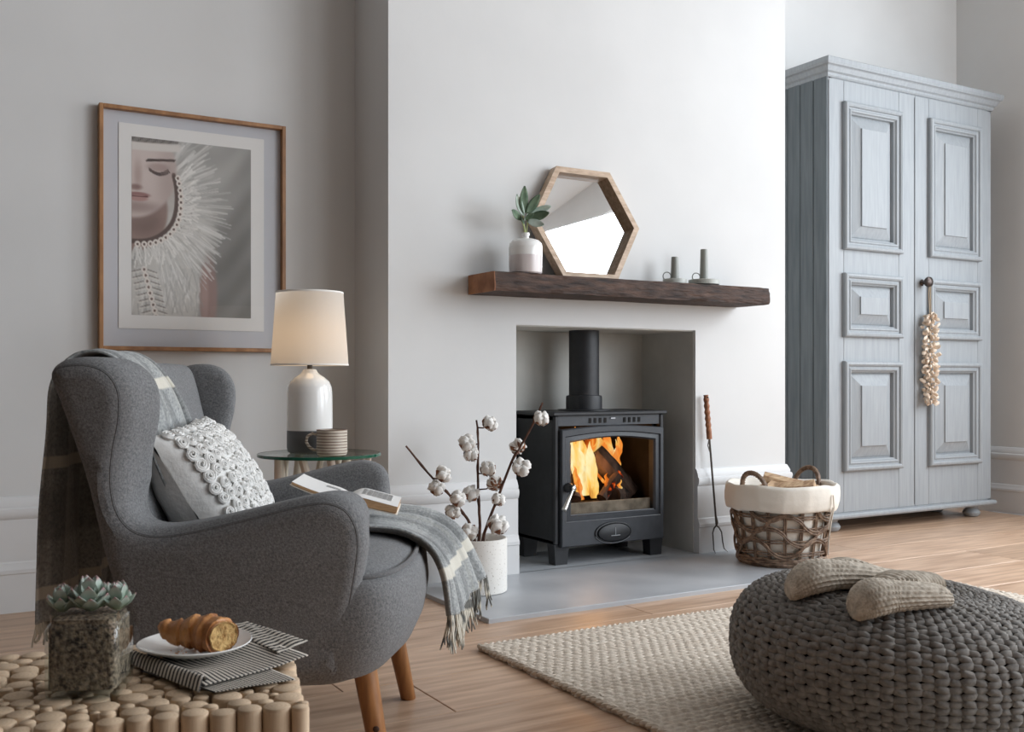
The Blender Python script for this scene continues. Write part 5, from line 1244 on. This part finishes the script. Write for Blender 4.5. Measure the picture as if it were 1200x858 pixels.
me.polygons.add(len(FF)); me.polygons.foreach_set('loop_start', np.arange(0, FF.size, 4, dtype=np.int32)); me.update(calc_edges=True); me.polygons.foreach_set('use_smooth', [True] * len(FF))
me.materials.append(M['yarn']); yo_ = bpy.data.objects.new('knit_yarn', me); col.objects.link(yo_); yo_.parent = PF; stuff(yo_)

# ------------------------------------------------------------------ knitted slippers on the pouf
def pouf_top(x, yy):
    r_ = math.hypot(x, yy); c_ = (min(r_, PA * .98) / PA) ** (1 / .66); s = math.sqrt(max(0, 1 - c_ * c_)); return (PB * .5 * (1 + s ** .80) - .030 * math.exp(-(r_ / .10) ** 2)) * (1 - .10 * x / PA) + .009
def slipper(c, yaw, label, ln, cuff_dir):
    """c in camera-aligned metres from the pouf centre; a limp knitted sock lying on its side"""
    T = thing('knitted_slipper', label, 'slipper', tuple(pcw), -YAW, 'knitted slippers on the pouf')
    def body(ctrl, name, rib):
        S2 = crom(ctrl, 110); q = MB(); rings = []; nn = 64
        for i, (x, yy, lift, w, h) in enumerate(S2):
            a_, b2 = S2[max(i - 1, 0)], S2[min(i + 1, 109)]; t = Vector((b2[0] - a_[0], b2[1] - a_[1], 0)).normalized(); sd = Vector((-t.y, t.x, 0)); f = i / 109; ring = []
            px, py = c[0] + math.cos(yaw) * x - math.sin(yaw) * yy, c[1] + math.sin(yaw) * x + math.cos(yaw) * yy
            sdr = Vector((math.cos(yaw) * sd.x - math.sin(yaw) * sd.y, math.sin(yaw) * sd.x + math.cos(yaw) * sd.y, 0))
            for k in range(nn):
                a = 2 * math.pi * k / nn; rb = 1 + (.045 * math.cos(a * 20) if rib == 'len' else 0) + (.05 * math.cos(f * 2 * math.pi * 22) * (math.sin(a) > -.2) if rib == 'ring' else .028 * math.cos(f * 2 * math.pi * 30 + math.pi * (int(a * 20 / 6.2832 + .5) % 2))) + .02 * noise.noise(Vector((x * 60, math.cos(a) * 3, math.sin(a) * 3)))
                lx = px + sdr.x * math.cos(a) * w * rb; ly = py + sdr.y * math.cos(a) * w * rb
                g_ = pouf_top(px, py); gl = pouf_top(lx, ly)
                z = g_ * .72 + gl * .28 + lift + h * (1 + math.sin(a) * rb)
                ring.append(Vector((lx, ly, z)))
            rings.append(ring)
        q.loft(rings, True, True); return q.build(name, M['knit'], T, angle=70)
    foot = [(-ln * .50, .0, .022, .007, .009), (-ln * .49, .0, .013, .020, .018), (-ln * .46, .001, .008, .031, .027), (-ln * .39, .002, .005, .041, .033), (-ln * .28, .002, .002, .046, .035), (-ln * .14, .003, 0, .045, .032), (0, .0, 0, .042, .029), (ln * .2, -.002, 0, .040, .026), (ln * .40, .0, .0, .036, .023), (ln * .48, .001, .0, .028, .019), (ln * .50, .002, .002, .010, .009)]
    body(foot, 'foot', 'len')
    cf = [(-ln * .12, .030, .020, .010, .008), (-ln * .08, .034, .016, .030, .016), (ln * .10, .050, .012, .044, .022), (ln * .30, .064, .010, .042, .022), (ln * .50, .078, .010, .038, .021), (ln * .66, .086, .010, .032, .019), (ln * .69, .087, .012, .012, .008)]
    body([(x, yy * cuff_dir, l_, w, h) for x, yy, l_, w, h in cf], 'cuff', 'ring')
    q = MB(); pts = []
    for i in range(40):
        f = i / 39; x = -ln * .40 + ln * .62 * f
        px, py = c[0] + math.cos(yaw) * x - math.sin(yaw) * .012, c[1] + math.sin(yaw) * x + math.cos(yaw) * .012
        pts.append(Vector((px, py, pouf_top(px, py) + .062 - .012 * f + .0015 * math.sin(i * 2.2))))
    q.tube(pts, [.006 + .0014 * math.sin(i * 2.2) for i in range(40)], 7, flat=.6); q.build('knitted_ridge', M['knit'], T)
slipper((-.148, -.105), R(12), 'oatmeal knitted slipper at the back, pointing towards the basket', .27, 1)
slipper((-.080, -.232), R(14), 'oatmeal knitted slipper lying nearer us on the pouf', .215, 1)
